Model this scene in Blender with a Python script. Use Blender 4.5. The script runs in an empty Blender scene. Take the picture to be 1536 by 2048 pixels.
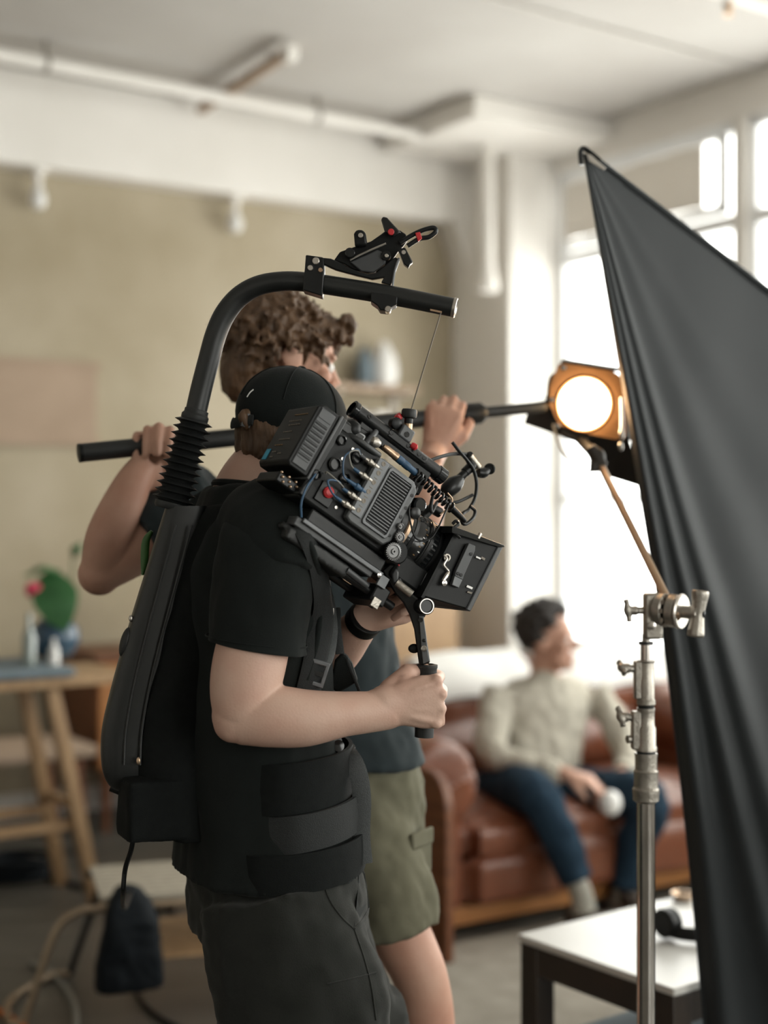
import bpy, bmesh, math, random
import numpy as np
from mathutils import Vector, Matrix, noise
random.seed(7)
V = Vector
sc = bpy.context.scene
col = sc.collection
FPX = 50.0 / 36.0 * 2048.0          # focal length in pixels of the 1536x2048 frame
CZ = 1.5                            # eye height of the photographer

# ------------------------------------------------------------------ camera
cd = bpy.data.cameras.new('photo_camera'); cam = bpy.data.objects.new('photo_camera', cd); col.objects.link(cam)
cam.location = (0, 0, CZ); cam.rotation_euler = (math.pi / 2, 0, 0)
cd.sensor_fit = 'VERTICAL'; cd.sensor_height = 36.0; cd.lens = 50.0
cd.clip_start = 0.05; cd.clip_end = 200
cd.dof.use_dof = True; cd.dof.focus_distance = 2.42; cd.dof.aperture_fstop = 1.4
sc.camera = cam
# ------------------------------------------------------------------ view and sky
vs = sc.view_settings
vs.view_transform = 'Standard'; vs.look = 'None'; vs.gamma = 1.0; vs.use_curve_mapping = False
vs.exposure = 1.2
w = bpy.data.worlds.new('overcast_sky'); sc.world = w; w.use_nodes = True
bg = w.node_tree.nodes['Background']; bg.inputs[0].default_value = (1.0, 0.972, 0.925, 1); bg.inputs[1].default_value = 3.3
sc.cycles.max_bounces = 5; sc.cycles.diffuse_bounces = 3; sc.cycles.glossy_bounces = 2
sc.cycles.transparent_max_bounces = 6; sc.cycles.sample_clamp_indirect = 6.0
sc.cycles.adaptive_threshold = 0.03; sc.cycles.caustics_reflective = False; sc.cycles.caustics_refractive = False

# room axes: a runs along the back wall, b towards it
E1 = V((0.839, 0.545, 0)).normalized(); E2 = V((-E1.y, E1.x, 0))
def RM(a, b, z): return E1 * a + E2 * b + V((0, 0, z))
def P(u, v, d): return V(((u - 768) / FPX * d, d, CZ - (v - 1024) / FPX * d))
A_WIN, B_BACK, A_LEFT, B_REAR, Z_CEIL = 5.22, 6.82, -3.4, -3.6, 3.62
BAYS = [(4.90, 6.255), (3.46, 4.82), (2.02, 3.38), (0.58, 1.94), (-0.86, .50), (-2.3, -.94)]   # window openings along b
REAR = [(1.0, 2.4), (2.6, 4.0)]       # window openings of the rear wall along a
SILL, HEAD = 0.74, 3.42
for side, b0, b1 in [('right', *k) for k in BAYS] + [('rear', *k) for k in REAR]:   # sampling portals in the window openings
    ld = bpy.data.lights.new('window_portal', 'AREA'); ld.shape = 'RECTANGLE'; ld.size = b1 - b0; ld.size_y = HEAD - SILL
    ld.cycles.is_portal = True
    lo = bpy.data.objects.new('window_portal', ld); col.objects.link(lo)
    z = E1 if side == 'right' else -E2; x = E2 if side == 'right' else E1; y = z.cross(x)
    lo.matrix_world = Matrix(((x.x, y.x, z.x, 0), (x.y, y.y, z.y, 0), (x.z, y.z, z.z, 0), (0, 0, 0, 1)))
    lo.location = RM(A_WIN + .11, (b0 + b1) / 2, (SILL + HEAD) / 2) if side == 'right' else RM((b0 + b1) / 2, B_REAR - .11, (SILL + HEAD) / 2)

# ------------------------------------------------------------------ materials
MATS = {}
def mat(name, c, rough=0.6, metal=0.0, c2=None, scale=20.0, bump=0.0, bscale=None, spec=0.5, sss=0.0, emit=None, sheen=0.0, stretch=(1, 1, 1), detail=4.0, coat=0.0):
    m = bpy.data.materials.new(name); m.use_nodes = True; nt = m.node_tree; b = nt.nodes['Principled BSDF']
    b.inputs['Roughness'].default_value = rough; b.inputs['Metallic'].default_value = metal
    b.inputs['Specular IOR Level'].default_value = spec
    if sss:
        b.inputs['Subsurface Weight'].default_value = sss; b.inputs['Subsurface Radius'].default_value = (1, .35, .2); b.inputs['Subsurface Scale'].default_value = .006
    if sheen: b.inputs['Sheen Weight'].default_value = sheen
    if coat: b.inputs['Coat Weight'].default_value = coat; b.inputs['Coat Roughness'].default_value = .15
    if emit:
        b.inputs['Emission Color'].default_value = (*emit[0], 1); b.inputs['Emission Strength'].default_value = emit[1]
    tc = nt.nodes.new('ShaderNodeTexCoord'); mp = nt.nodes.new('ShaderNodeMapping'); nt.links.new(tc.outputs['Object'], mp.inputs[0])
    mp.inputs['Scale'].default_value = stretch
    nz = nt.nodes.new('ShaderNodeTexNoise'); nz.inputs['Scale'].default_value = scale; nz.inputs['Detail'].default_value = detail
    nt.links.new(mp.outputs[0], nz.inputs['Vector'])
    rp = nt.nodes.new('ShaderNodeValToRGB'); rp.color_ramp.elements[0].position = .3; rp.color_ramp.elements[1].position = .7
    c2 = c2 or tuple(x * .82 for x in c)
    rp.color_ramp.elements[0].color = (*c2, 1); rp.color_ramp.elements[1].color = (*c, 1)
    nt.links.new(nz.outputs['Fac'], rp.inputs[0]); nt.links.new(rp.outputs[0], b.inputs['Base Color'])
    if bump:
        n2 = nt.nodes.new('ShaderNodeTexNoise'); n2.inputs['Scale'].default_value = bscale or scale * 3; n2.inputs['Detail'].default_value = 3
        nt.links.new(mp.outputs[0], n2.inputs['Vector'])
        bp = nt.nodes.new('ShaderNodeBump'); bp.inputs['Strength'].default_value = bump; bp.inputs['Distance'].default_value = .004
        nt.links.new(n2.outputs['Fac'], bp.inputs['Height']); nt.links.new(bp.outputs[0], b.inputs['Normal'])
    MATS[name] = m
    return m
mat('plaster', (.47, .41, .31), .9, c2=(.36, .305, .21), scale=1.6, bump=.3, bscale=25, spec=.2, detail=8)
mat('whitewash', (.86, .83, .785), .85, c2=(.79, .76, .71), scale=2.0, bump=.15, bscale=20, spec=.2, detail=6)
mat('ceiling_paint', (.58, .56, .53), .9, c2=(.50, .475, .445), scale=1.2, bump=.2, bscale=18, spec=.2, detail=7)
mat('floor_wood', (.105, .097, .082), .38, c2=(.055, .051, .043), scale=3.0, bump=.15, bscale=40, stretch=(1, 8, 1), detail=8)
mat('pale_floor', (.36, .33, .28), .95, c2=(.27, .245, .205), scale=9, bump=.6, bscale=160, spec=.1, detail=8)
mat('window_paint', (.85, .86, .86), .5, c2=(.8, .8, .8))
mat('white_ceramic', (.85, .84, .81), .35, c2=(.8, .79, .77))
mat('walnut', (.20, .075, .03), .45, c2=(.12, .04, .016), scale=6, stretch=(1, 1, 6))
mat('oak', (.42, .27, .14), .5, c2=(.30, .18, .09), scale=8, stretch=(6, 6, 1))
mat('orange_wood', (.45, .20, .065), .45, c2=(.34, .14, .045), scale=5, stretch=(1, 1, 5))
mat('dark_wood', (.035, .024, .016), .4, c2=(.02, .014, .01), scale=8)
mat('table_white', (.66, .65, .62), .35, c2=(.6, .585, .55), scale=5)
mat('leather', (.21, .072, .036), .33, c2=(.13, .041, .019), scale=5, bump=.25, bscale=70, detail=6)
mat('white_cloth', (.85, .84, .81), .9, c2=(.78, .77, .74), scale=6, bump=.3, bscale=30)
mat('skin', (.60, .41, .325), .5, c2=(.55, .335, .26), scale=14, bump=.12, bscale=260, spec=.35)
mat('skin_ruddy', (.57, .345, .255), .5, c2=(.49, .26, .185), scale=12, bump=.12, bscale=260, spec=.35)
mat('hair_brown', (.125, .067, .032), .55, c2=(.06, .031, .015), scale=30, bump=.5, bscale=120, stretch=(1, 1, .35))
mat('hair_dark', (.018, .012, .009), .6, c2=(.01, .007, .005), scale=40, bump=.5, bscale=120)
mat('tee_black', (.0085, .0110, .0102), .9, c2=(.0055, .0075, .0070), scale=8, bump=.15, bscale=500, spec=.2, sheen=.04)
mat('belt_black', (.0060, .0075, .0072), .9, c2=(.004, .005, .005), scale=60, bump=.2, bscale=500, spec=.2)
mat('tee_slate', (.026, .036, .040), .9, c2=(.018, .026, .029), scale=8, bump=.15, bscale=400, spec=.2, sheen=.1)
mat('trouser_grey', (.018, .0192, .0165), .9, c2=(.0125, .0135, .0115), scale=10, bump=.2, bscale=500, spec=.2, sheen=.1)
mat('shorts_olive', (.145, .138, .095), .9, c2=(.11, .104, .07), scale=10, bump=.2, bscale=400, spec=.2)
mat('shirt_grey', (.50, .47, .40), .9, c2=(.42, .39, .325), scale=8, bump=.3, bscale=60, spec=.2)
mat('denim', (.018, .040, .065), .9, c2=(.011, .026, .045), scale=15, bump=.2, bscale=200, spec=.2)
mat('sock', (.40, .38, .33), .95, c2=(.3, .29, .25), scale=30)
mat('shoe', (.06, .045, .035), .6)
mat('black_plastic', (.0075, .0085, .0085), .42, c2=(.0055, .006, .006), scale=40, spec=.22)
mat('black_metal', (.009, .010, .0105), .32, c2=(.0065, .007, .007), scale=60, spec=.32)
mat('black_gloss', (.009, .010, .011), .16, c2=(.007, .008, .008))
mat('carbon', (.012, .0135, .0130), .42, c2=(.008, .009, .009), scale=30, stretch=(1, 1, .2))
mat('rubber', (.011, .0125, .0125), .55, c2=(.008, .009, .009), scale=30)
mat('webbing', (.012, .0142, .0142), .85, c2=(.012, .014, .014), scale=300, bump=.5, bscale=600)
mat('webbing_lit', (.045, .050, .050), .7, c2=(.03, .034, .034), scale=300, bump=.4, bscale=600)  # lighter copy of webbing, the light it catches is in the colour
mat('bottle_glass', (.22, .26, .24), .15, c2=(.18, .22, .2), coat=1.0)
mat('grey_plastic', (.060, .063, .066), .45, c2=(.048, .051, .054), scale=30)
mat('grey_metal', (.135, .14, .145), .4, .4, c2=(.10, .105, .11), scale=40)
mat('steel', (.60, .56, .51), .34, 1.0, c2=(.50, .47, .43), scale=30)
mat('chrome', (.60, .57, .53), .16, 1.0, c2=(.5, .47, .44))
mat('cast_metal', (.42, .39, .345), .42, .95, c2=(.33, .305, .27), scale=60, bump=.25, bscale=200)
mat('brass', (.52, .38, .26), .35, .9, c2=(.45, .30, .2))
mat('red', (.55, .03, .035), .4, c2=(.45, .02, .025))
mat('orange_rubber', (.6, .17, .03), .6)
mat('blue_cable', (.03, .085, .16), .5, c2=(.02, .06, .12))
mat('blue_sticker', (.03, .30, .45), .5, c2=(.02, .22, .36), scale=200)
mat('print_grey', (.22, .19, .15), .6)
mat('print_gold', (.25, .15, .06), .6)
mat('green_plastic', (.04, .13, .025), .5)
mat('flag_cloth', (.021, .0255, .028), .6, c2=(.018, .022, .0245), scale=6, bump=.15, bscale=700, spec=.35, sheen=.12)
mat('lamp_body', (.36, .19, .085), .45, .4, c2=(.29, .15, .065))
mat('lamp_dark', (.03, .024, .018), .5, .2)
mat('lens_lit', (1, .9, .7), .3, emit=((1.0, .68, .38), 13.0))
mat('leaf', (.045, .16, .05), .4, c2=(.02, .09, .025), scale=10)
mat('pink', (.72, .06, .13), .6, c2=(.6, .04, .1))
mat('blue_glaze', (.05, .10, .15), .2, c2=(.03, .06, .10), scale=12)
mat('blue_grey', (.16, .20, .23), .8, c2=(.12, .16, .18))
mat('board', (.44, .33, .245), .85, c2=(.36, .265, .19), scale=3)
mat('blind', (.60, .57, .53), .9)
mat('dark_bag', (.006, .009, .012), .8, c2=(.004, .006, .008), spec=.2)
mat('pale_weave', (.40, .36, .29), .8, c2=(.32, .285, .225), scale=30)
mat('tube_tan', (.36, .28, .20), .3, .7, c2=(.3, .23, .16))
mat('lens_glass', (.02, .025, .03), .08, spec=.8, coat=1.0)
mat('cable_grey', (.25, .24, .21), .6)
g = bpy.data.materials.new('pane_glass'); g.use_nodes = True; nt = g.node_tree; nt.nodes.clear()
o_ = nt.nodes.new('ShaderNodeOutputMaterial'); t_ = nt.nodes.new('ShaderNodeBsdfTransparent'); gl = nt.nodes.new('ShaderNodeBsdfGlossy'); mx = nt.nodes.new('ShaderNodeMixShader')
lw = nt.nodes.new('ShaderNodeLayerWeight'); lw.inputs[0].default_value = .5; p5 = nt.nodes.new('ShaderNodeMath'); p5.operation = 'POWER'; p5.inputs[1].default_value = 4.0; nt.links.new(lw.outputs['Facing'], p5.inputs[0]); fr = nt.nodes.new('ShaderNodeMath'); fr.operation = 'MULTIPLY_ADD'; fr.inputs[1].default_value = .8; fr.inputs[2].default_value = .03; nt.links.new(p5.outputs[0], fr.inputs[0]); gl.inputs['Roughness'].default_value = .05
t_.inputs[0].default_value = (.97, .985, .98, 1)
nt.links.new(fr.outputs[0], mx.inputs[0]); nt.links.new(t_.outputs[0], mx.inputs[1]); nt.links.new(gl.outputs[0], mx.inputs[2]); nt.links.new(mx.outputs[0], o_.inputs[0])
MATS['pane_glass'] = g
# translucent roller-blind cloth
g = bpy.data.materials.new('blind_cloth'); g.use_nodes = True; nt = g.node_tree; nt.nodes.clear()
o_ = nt.nodes.new('ShaderNodeOutputMaterial'); d_ = nt.nodes.new('ShaderNodeBsdfDiffuse'); tl = nt.nodes.new('ShaderNodeBsdfTranslucent'); mx = nt.nodes.new('ShaderNodeMixShader')
d_.inputs[0].default_value = (.66, .63, .59, 1); tl.inputs[0].default_value = (.55, .52, .47, 1); mx.inputs[0].default_value = .3
nt.links.new(d_.outputs[0], mx.inputs[1]); nt.links.new(tl.outputs[0], mx.inputs[2]); nt.links.new(mx.outputs[0], o_.inputs[0])
MATS['blind_cloth'] = g

# ------------------------------------------------------------------ mesh helpers
BASE = {}
def basis(z, hint=V((0, 0, 1))):
    z = z.normalized()
    if abs(z.dot(hint)) > .97: hint = V((1, 0, 0))
    x = hint.cross(z).normalized(); return x, z.cross(x), z
def cr(pts, res):
    """Catmull-Rom through the points (any equal-length tuples)"""
    q = [np.array(p, float) for p in pts]
    if len(q) < 3 or res <= 1: return q
    q = [2 * q[0] - q[1]] + q + [2 * q[-1] - q[-2]]
    out = []
    for i in range(1, len(q) - 2):
        a, b, c, d = q[i - 1:i + 3]
        for k in range(res):
            t = k / res
            out.append(.5 * (2 * b + (c - a) * t + (2 * a - 5 * b + 4 * c - d) * t * t + (3 * b - 3 * c + d - a) * t ** 3))
    out.append(q[-2]); return out
class MB:
    def __init__(s, M=None, k=1): s.v = []; s.f = []; s.M = M; s.k = k
    def add(s, vs, fs):
        n = len(s.v)
        if s.M is not None: vs = [s.M @ V(p) for p in vs]
        s.v += [V(p) for p in vs]; s.f += [tuple(i + n for i in f) for f in fs]; return s
    def box(s, c, size, ax=None):
        c = V(c); x, y, z = ax or (V((1, 0, 0)), V((0, 1, 0)), V((0, 0, 1))); h = [k / 2 for k in size]
        vs = [c + x * (sx * h[0]) + y * (sy * h[1]) + z * (sz * h[2]) for sz in (-1, 1) for sy in (-1, 1) for sx in (-1, 1)]
        return s.add(vs, [(0, 2, 3, 1), (4, 5, 7, 6), (0, 1, 5, 4), (2, 6, 7, 3), (0, 4, 6, 2), (1, 3, 7, 5)])
    def rings(s, R, cap=True, close=False):
        n = len(R[0]); vs = [p for r in R for p in r]; fs = []
        m = len(R)
        for i in range(m if close else m - 1):
            for k in range(n):
                j = (i + 1) % m; l = (k + 1) % n
                fs.append((i * n + k, i * n + l, j * n + l, j * n + k))
        if cap and not close: fs.append(tuple(range(n))[::-1]); fs.append(tuple((m - 1) * n + k for k in range(n)))
        return s.add(vs, fs)
    def tube(s, pts, rad, n=12, res=6, cap=True, flat=None, up=None):
        """flat: list/number, second half-axis; up: direction of that second half-axis"""
        m = len(pts); n = int(n * s.k); res = res if res <= 1 else int(res * s.k)
        ra = rad if isinstance(rad, (list, tuple)) else [rad] * m
        rb = ra if flat is None else (flat if isinstance(flat, (list, tuple)) else [flat] * m)
        q = cr([(*p, a, b) for p, a, b in zip(pts, ra, rb)], res)
        c = [V(k[:3]) for k in q]; R = []; px = None
        for i in range(len(c)):
            t = (c[min(i + 1, len(c) - 1)] - c[max(i - 1, 0)])
            t = t.normalized() if t.length > 1e-9 else V((0, 0, 1))
            if up is not None:
                y = (up - t * up.dot(t)).normalized(); x = y.cross(t)
            elif px is None: x, y, _ = basis(t)
            else:
                x = (px - t * px.dot(t)).normalized(); y = t.cross(x)
            px = x
            R.append([c[i] + x * (q[i][3] * math.cos(2 * math.pi * k / n)) + y * (q[i][4] * math.sin(2 * math.pi * k / n)) for k in range(n)])
        return s.rings(R, cap)
    def cyl(s, p0, p1, r, r1=None, n=16): return s.tube([V(p0), V(p1)], [r, r if r1 is None else r1], n, 1)
    def lathe(s, prof, o, ax=V((0, 0, 1)), n=20, cap=True):
        x, y, z = basis(V(ax)); o = V(o)
        return s.rings([[o + z * h + x * (r * math.cos(2 * math.pi * k / n)) + y * (r * math.sin(2 * math.pi * k / n)) for k in range(n)] for r, h in prof], cap)
    def ell(s, c, r, ax=None, n=16, m=10):
        x, y, z = ax or (V((1, 0, 0)), V((0, 1, 0)), V((0, 0, 1))); c = V(c); n = int(n * s.k); m = int(m * s.k)
        if not isinstance(r, (tuple, list)): r = (r, r, r)
        R = []
        for i in range(m + 1):
            a = math.pi * min(max(i / m, .012), .988)
            R.append([c + x * (r[0] * math.sin(a) * math.cos(2 * math.pi * k / n)) + y * (r[1] * math.sin(a) * math.sin(2 * math.pi * k / n)) - z * (r[2] * math.cos(a)) for k in range(n)])
        return s.rings(R)
    def prism(s, poly, o, x, y, z, d0, d1):
        """outline poly in the plane (x, y) at o, thick along z from d0 to d1"""
        o = V(o); n = len(poly)
        vs = [o + x * p[0] + y * p[1] + z * d for d in (d0, d1) for p in poly]
        fs = [tuple(range(n))[::-1], tuple(range(n, 2 * n))] + [(i, (i + 1) % n, n + (i + 1) % n, n + i) for i in range(n)]
        return s.add(vs, fs)
    def torus(s, c, R, r, ax=V((0, 0, 1)), n=24, m=8):
        x, y, z = basis(V(ax)); c = V(c); rr = []
        for i in range(n):
            a = 2 * math.pi * i / n; d = x * math.cos(a) + y * math.sin(a)
            rr.append([c + d * (R + r * math.cos(2 * math.pi * k / m)) + z * (r * math.sin(2 * math.pi * k / m)) for k in range(m)])
        return s.rings(rr, False, True)
def finish(me, name, m, parent, sharp=38, bevel=0, base=None, subsurf=0):
    o = bpy.data.objects.new(name, me); col.objects.link(o)
    me.materials.append(MATS[m] if isinstance(m, str) else m)
    for p in me.polygons: p.use_smooth = True
    if sharp: me.set_sharp_from_angle(angle=math.radians(sharp))
    if parent is not None: o.parent = parent; BASE[o] = BASE[parent]
    else: o.location = base; BASE[o] = base
    if bevel:
        b = o.modifiers.new('bevel', 'BEVEL'); b.width = bevel; b.segments = 2; b.limit_method = 'ANGLE'; b.angle_limit = math.radians(35); b.harden_normals = False
    if subsurf:
        b = o.modifiers.new('subsurf', 'SUBSURF'); b.levels = b.render_levels = subsurf
    return o
def mesh_of(mb, name, base):
    me = bpy.data.meshes.new(name); me.from_pydata([p - base for p in mb.v], [], mb.f); me.validate()
    bm = bmesh.new(); bm.from_mesh(me); bmesh.ops.recalc_face_normals(bm, faces=bm.faces); bm.to_mesh(me); bm.free()
    return me
def build(mb, name, m, parent=None, base=None, **k):
    if parent is not None: base = BASE[parent]
    elif base is None:
        zs = min(p.z for p in mb.v); base = V((sum(p.x for p in mb.v) / len(mb.v), sum(p.y for p in mb.v) / len(mb.v), zs))
    return finish(mesh_of(mb, name, base), name, m, parent, base=base, **k)
def organic(mb, name, m, parent=None, base=None, voxel=.004, smooth=4, disp=None, strength=.5):
    """fuse overlapping volumes into one continuous skin"""
    if parent is not None: base = BASE[parent]
    me = mesh_of(mb, name + '_tmp', base); t = bpy.data.objects.new('tmp', me); col.objects.link(t)
    r = t.modifiers.new('r', 'REMESH'); r.mode = 'VOXEL'; r.voxel_size = voxel
    if smooth:
        q = t.modifiers.new('s', 'SMOOTH'); q.factor = strength; q.iterations = smooth
    dg = bpy.context.evaluated_depsgraph_get(); me2 = bpy.data.meshes.new_from_object(t.evaluated_get(dg)); me2.name = name
    bpy.data.objects.remove(t); bpy.data.meshes.remove(me)
    if disp:
        for v, nrm in [(v, v.normal.copy()) for v in me2.vertices]:
            v.co += nrm * disp(v.co + base, nrm)
    me2.materials.clear()
    return finish(me2, name, m, parent, base=base, sharp=0)
def tag(o, label, cat, group=None, kind=None):
    if label: o['label'] = label
    if cat: o['category'] = cat
    if group: o['group'] = group
    if kind: o['kind'] = kind
    return o
def thing(name, label, cat, loc, group=None):
    o = bpy.data.objects.new(name, None); col.objects.link(o); o.empty_display_size = .1
    o.location = loc; BASE[o] = V(loc); return tag(o, label, cat, group)
def struct(mb, name, m, **k):
    o = build(mb, name, m, **k); o['kind'] = 'structure'; return o
def rbox(mb, a0, a1, b0, b1, z0, z1):
    return mb.box(RM((a0 + a1) / 2, (b0 + b1) / 2, (z0 + z1) / 2), (abs(a1 - a0), abs(b1 - b0), abs(z1 - z0)), (E1, E2, V((0, 0, 1))))
Z3 = V((0, 0, 1))
def fbm(p, s): return noise.noise(V(p) * s)

# ================================================================== the room
struct(rbox(MB(), A_LEFT - .2, A_WIN + .12, B_REAR - .13, B_BACK + .12, -.12, 0), 'floor', 'floor_wood')
struct(rbox(MB(), A_LEFT - .2, A_WIN + .12, B_REAR - .13, B_BACK + .12, Z_CEIL, Z_CEIL + .15), 'ceiling', 'ceiling_paint')
struct(rbox(MB(), A_LEFT - .2, A_WIN + .12, B_BACK, B_BACK + .12, 0, Z_CEIL), 'wall_back', 'plaster')
struct(rbox(MB(), A_LEFT - .2, A_LEFT, B_REAR, B_BACK, 0, Z_CEIL), 'wall_left', 'whitewash')
wr_ = MB(); T = .13
rbox(wr_, A_LEFT, A_WIN + .12, B_REAR - T, B_REAR, 0, SILL); rbox(wr_, A_LEFT, A_WIN + .12, B_REAR - T, B_REAR, HEAD, Z_CEIL)
ee = [A_LEFT] + [x for k in REAR for x in k] + [A_WIN + .12]
for i in range(0, len(ee), 2): rbox(wr_, ee[i], ee[i + 1], B_REAR - T, B_REAR, SILL, HEAD)
struct(wr_, 'wall_rear', 'whitewash')
wm = MB(); T = .12
rbox(wm, A_WIN, A_WIN + T, B_REAR, B_BACK, 0, SILL); rbox(wm, A_WIN, A_WIN + T, B_REAR, B_BACK, HEAD, Z_CEIL)
edges = [B_BACK] + [x for b0, b1 in BAYS for x in (b1, b0)] + [B_REAR]
for i in range(0, len(edges), 2): rbox(wm, A_WIN, A_WIN + T, edges[i + 1], edges[i], SILL, HEAD)
struct(wm, 'wall_right', 'whitewash')
# beam along the back wall, column in the corner and drop panel above it
struct(rbox(MB(), A_LEFT, 4.93, B_BACK - .16, B_BACK, 3.17, Z_CEIL), 'trim_1', 'whitewash', bevel=.012)
cm = MB(); rbox(cm, 4.906, A_WIN + .01, 6.27, B_BACK, 0, Z_CEIL); struct(cm, 'wall_column', 'whitewash', bevel=.015)
struct(rbox(MB(), 4.30, A_WIN, 5.78, B_BACK - .17, 3.50, Z_CEIL), 'trim_2', 'whitewash', bevel=.012)
# tapering bracket between column and beam
br = MB(); br.prism([(0, 3.17), (-.10, 3.17), (-.05, 3.06), (0, 2.9)], V((0, 0, 0)), E1, Z3, E2, B_BACK - .15, B_BACK - .005)
for i in range(len(br.v)): br.v[i] = br.v[i] + E1 * 4.906
struct(br, 'trim_3', 'whitewash')
sm = MB(); rbox(sm, A_WIN - .16, A_WIN + .02, B_REAR, 6.26, SILL - .05, SILL); struct(sm, 'trim_4', 'window_paint', bevel=.006)
struct(rbox(MB(), A_LEFT, 4.9, B_BACK - .02, B_BACK, 0, .12), 'baseboard_back', 'whitewash')

# windows
def window(n, b0, b1, blind, side='right'):
    def bx(m, d0, d1, l0, l1, z0, z1):
        return rbox(m, A_WIN + d0, A_WIN + d1, l0, l1, z0, z1) if side == 'right' else rbox(m, l0, l1, B_REAR - d1, B_REAR - d0, z0, z1)
    fm = MB(); A = .035; fw = .04
    zt, zm = 2.93, 1.57
    bx(fm, A, A + .05, b0, b0 + fw, SILL, HEAD); bx(fm, A, A + .05, b1 - fw, b1, SILL, HEAD)
    bx(fm, A, A + .05, b0, b1, SILL, SILL + .05); bx(fm, A, A + .05, b0, b1, HEAD - .05, HEAD)
    o = struct(fm, 'window_%d' % n, 'window_paint')
    m = MB(); bx(m, A - .01, A + .06, b0, b1, zt - .035, zt + .035); build(m, 'transom', 'window_paint', o)
    m = MB(); bx(m, A, A + .04, b0, b1, zm - .022, zm + .022); build(m, 'glazing_bar', 'window_paint', o)
    for (z0, z1) in ((SILL + .05, zm - .022), (zm + .022, zt - .035)):
        m = MB(); bx(m, A + .02, A + .025, b0 + fw, b1 - fw, z0, z1); build(m, 'pane', 'pane_glass', o)
    m = MB(); bx(m, A + .02, A + .025, b0 + fw, b1 - fw, zt + .035, HEAD - .05); build(m, 'pane', 'pane_glass', o)
    if blind:      # inner sash of the top light with a cloth blind on it
        for y0, y1, z0, z1, nm in ((b0 + .05, b0 + .10, zt + .05, HEAD - .06, 'sash_stile'), (b1 - .10, b1 - .05, zt + .05, HEAD - .06, 'sash_stile'),
                                  (b0 + .05, b1 - .05, zt + .04, zt + .09, 'sash_rail'), (b0 + .05, b1 - .05, HEAD - .08, HEAD - .05, 'sash_rail')):
            m = MB(); bx(m, A - .045, A - .01, y0, y1, z0, z1); build(m, nm, 'window_paint', o)
        m = MB(); g0 = []
        for i in range(25):   # gently waving cloth
            bb = b0 + .17 + (b1 - b0 - .28) * i / 24; off = .006 * math.sin(i * 1.1) + .004 * math.sin(i * 2.3); x0 = A_WIN + A - .06 + off
            g0.append([RM(x0, bb, HEAD - .085), RM(x0 + .003, bb, HEAD - .085), RM(x0 + .003, bb, zt + .09), RM(x0, bb, zt + .09)])
        m.rings(g0); bl = build(m, 'blind', 'blind_cloth', o)
        bl['label'] = 'beige cloth blind over the top light'
    return o
for i, (b0, b1) in enumerate(BAYS): window(i + 1, b0, b1, i == 0)
for i, (b0, b1) in enumerate(REAR): window(len(BAYS) + 1 + i, b0, b1, False, 'rear')

# pipes and fittings under the ceiling
def pipe(name, label, pts, r, m='whitewash', cat='pipe'):
    return thing_pipe(name, label, pts, r, m, cat)
def thing_pipe(name, label, pts, r, m, cat):
    b = MB(); b.tube(pts, r, 14, 1); o = build(b, name, m); return tag(o, label, cat)
p0, p1 = P(-700, -40, 4.9), P(945, 291, 7.83)
d_ = (P(940, 291, 7.83) - P(0, 122, 6.28)); d_.z = 0; d_.normalize(); q0 = P(940, 291, 7.83)
root = thing('ceiling_pipe', 'long white pipe running under the ceiling beside the back beam', 'pipe', q0 - d_ * 3)
m = MB(); m.cyl(q0 - d_ * 5.5, q0, .03, n=16); build(m, 'pipe_run', 'whitewash', root)
m = MB(); m.lathe([(.03, -.03), (.042, -.03), (.042, .03), (.03, .03)], q0 - d_ * .02, d_); build(m, 'pipe_collar', 'whitewash', root)
m = MB(); m.cyl(q0, q0 + d_ * .25 , .028); build(m, 'pipe_stub', 'whitewash', root)
for k in (1.0, 2.45, 4.4):
    h = q0 - d_ * k; m = MB(); m.cyl(h + V((0, 0, .0)), V((h.x, h.y, Z_CEIL)), .012); m.torus(h, .034, .007, d_); build(m, 'pipe_hanger', 'cast_metal', root)
m = MB(); cA = P(962, 300, 7.75); top = V((cA.x, cA.y, Z_CEIL - .12)); bot = P(975, 580, 7.78); bot.x, bot.y = (P(975, 400, 7.78).x, 7.78)
root = thing('down_pipe', 'white vertical pipe with a flared end hanging beside the column', 'pipe', bot)
m.cyl(V((bot.x, bot.y, Z_CEIL - .12)), bot + V((0, 0, .12)), .038, n=18); build(m, 'pipe_run', 'whitewash', root)
m = MB(); m.lathe([(.038, .16), (.042, .12), (.06, .04), (.064, 0), (.05, -.01)], bot); build(m, 'flared_end', 'whitewash', root)
# pipe bracket from the beam outwards
e0, e1_ = P(400, 228, 7.25), P(580, 112, 6.38)
root = thing('ceiling_strip_fixture', 'short strip fixture with a pale end cap under the ceiling', 'light fixture', e0)
ax = (e1_ - e0).normalized()
m = MB(); m.box((e0 + e1_) / 2 + Z3 * .02, (.035, (e1_ - e0).length, .04), (ax.cross(Z3).normalized(), ax, Z3)); build(m, 'channel', 'board', root)
m = MB(); m.box(e1_ + Z3 * .01, (.06, .06, .07), (ax.cross(Z3).normalized(), ax, Z3)); build(m, 'end_cap', 'whitewash', root, bevel=.01)
for k in (.2, .8):
    c = e0.lerp(e1_, k); m = MB(); m.cyl(c, V((c.x, c.y, Z_CEIL)), .01); build(m, 'hanger_rod', 'cast_metal', root)
q = P(1000, -5, 5.87); dd = (P(1536, 140, 6.82) - q); dd.z = 0; dd.normalize(); q.z = Z_CEIL - .012
m = MB(); m.cyl(q - dd * 1.2, q + dd * 3.0, .009, n=8); tag(build(m, 'ceiling_conduit', 'blind'), 'thin grey conduit crossing the ceiling towards the windows', 'conduit')
q = P(1450, 8, 5.5); q.z = 3.50
root = thing('sprinkler_pipe', 'pale pipe with a hanging sprinkler near the upper right window', 'pipe', q)
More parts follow.
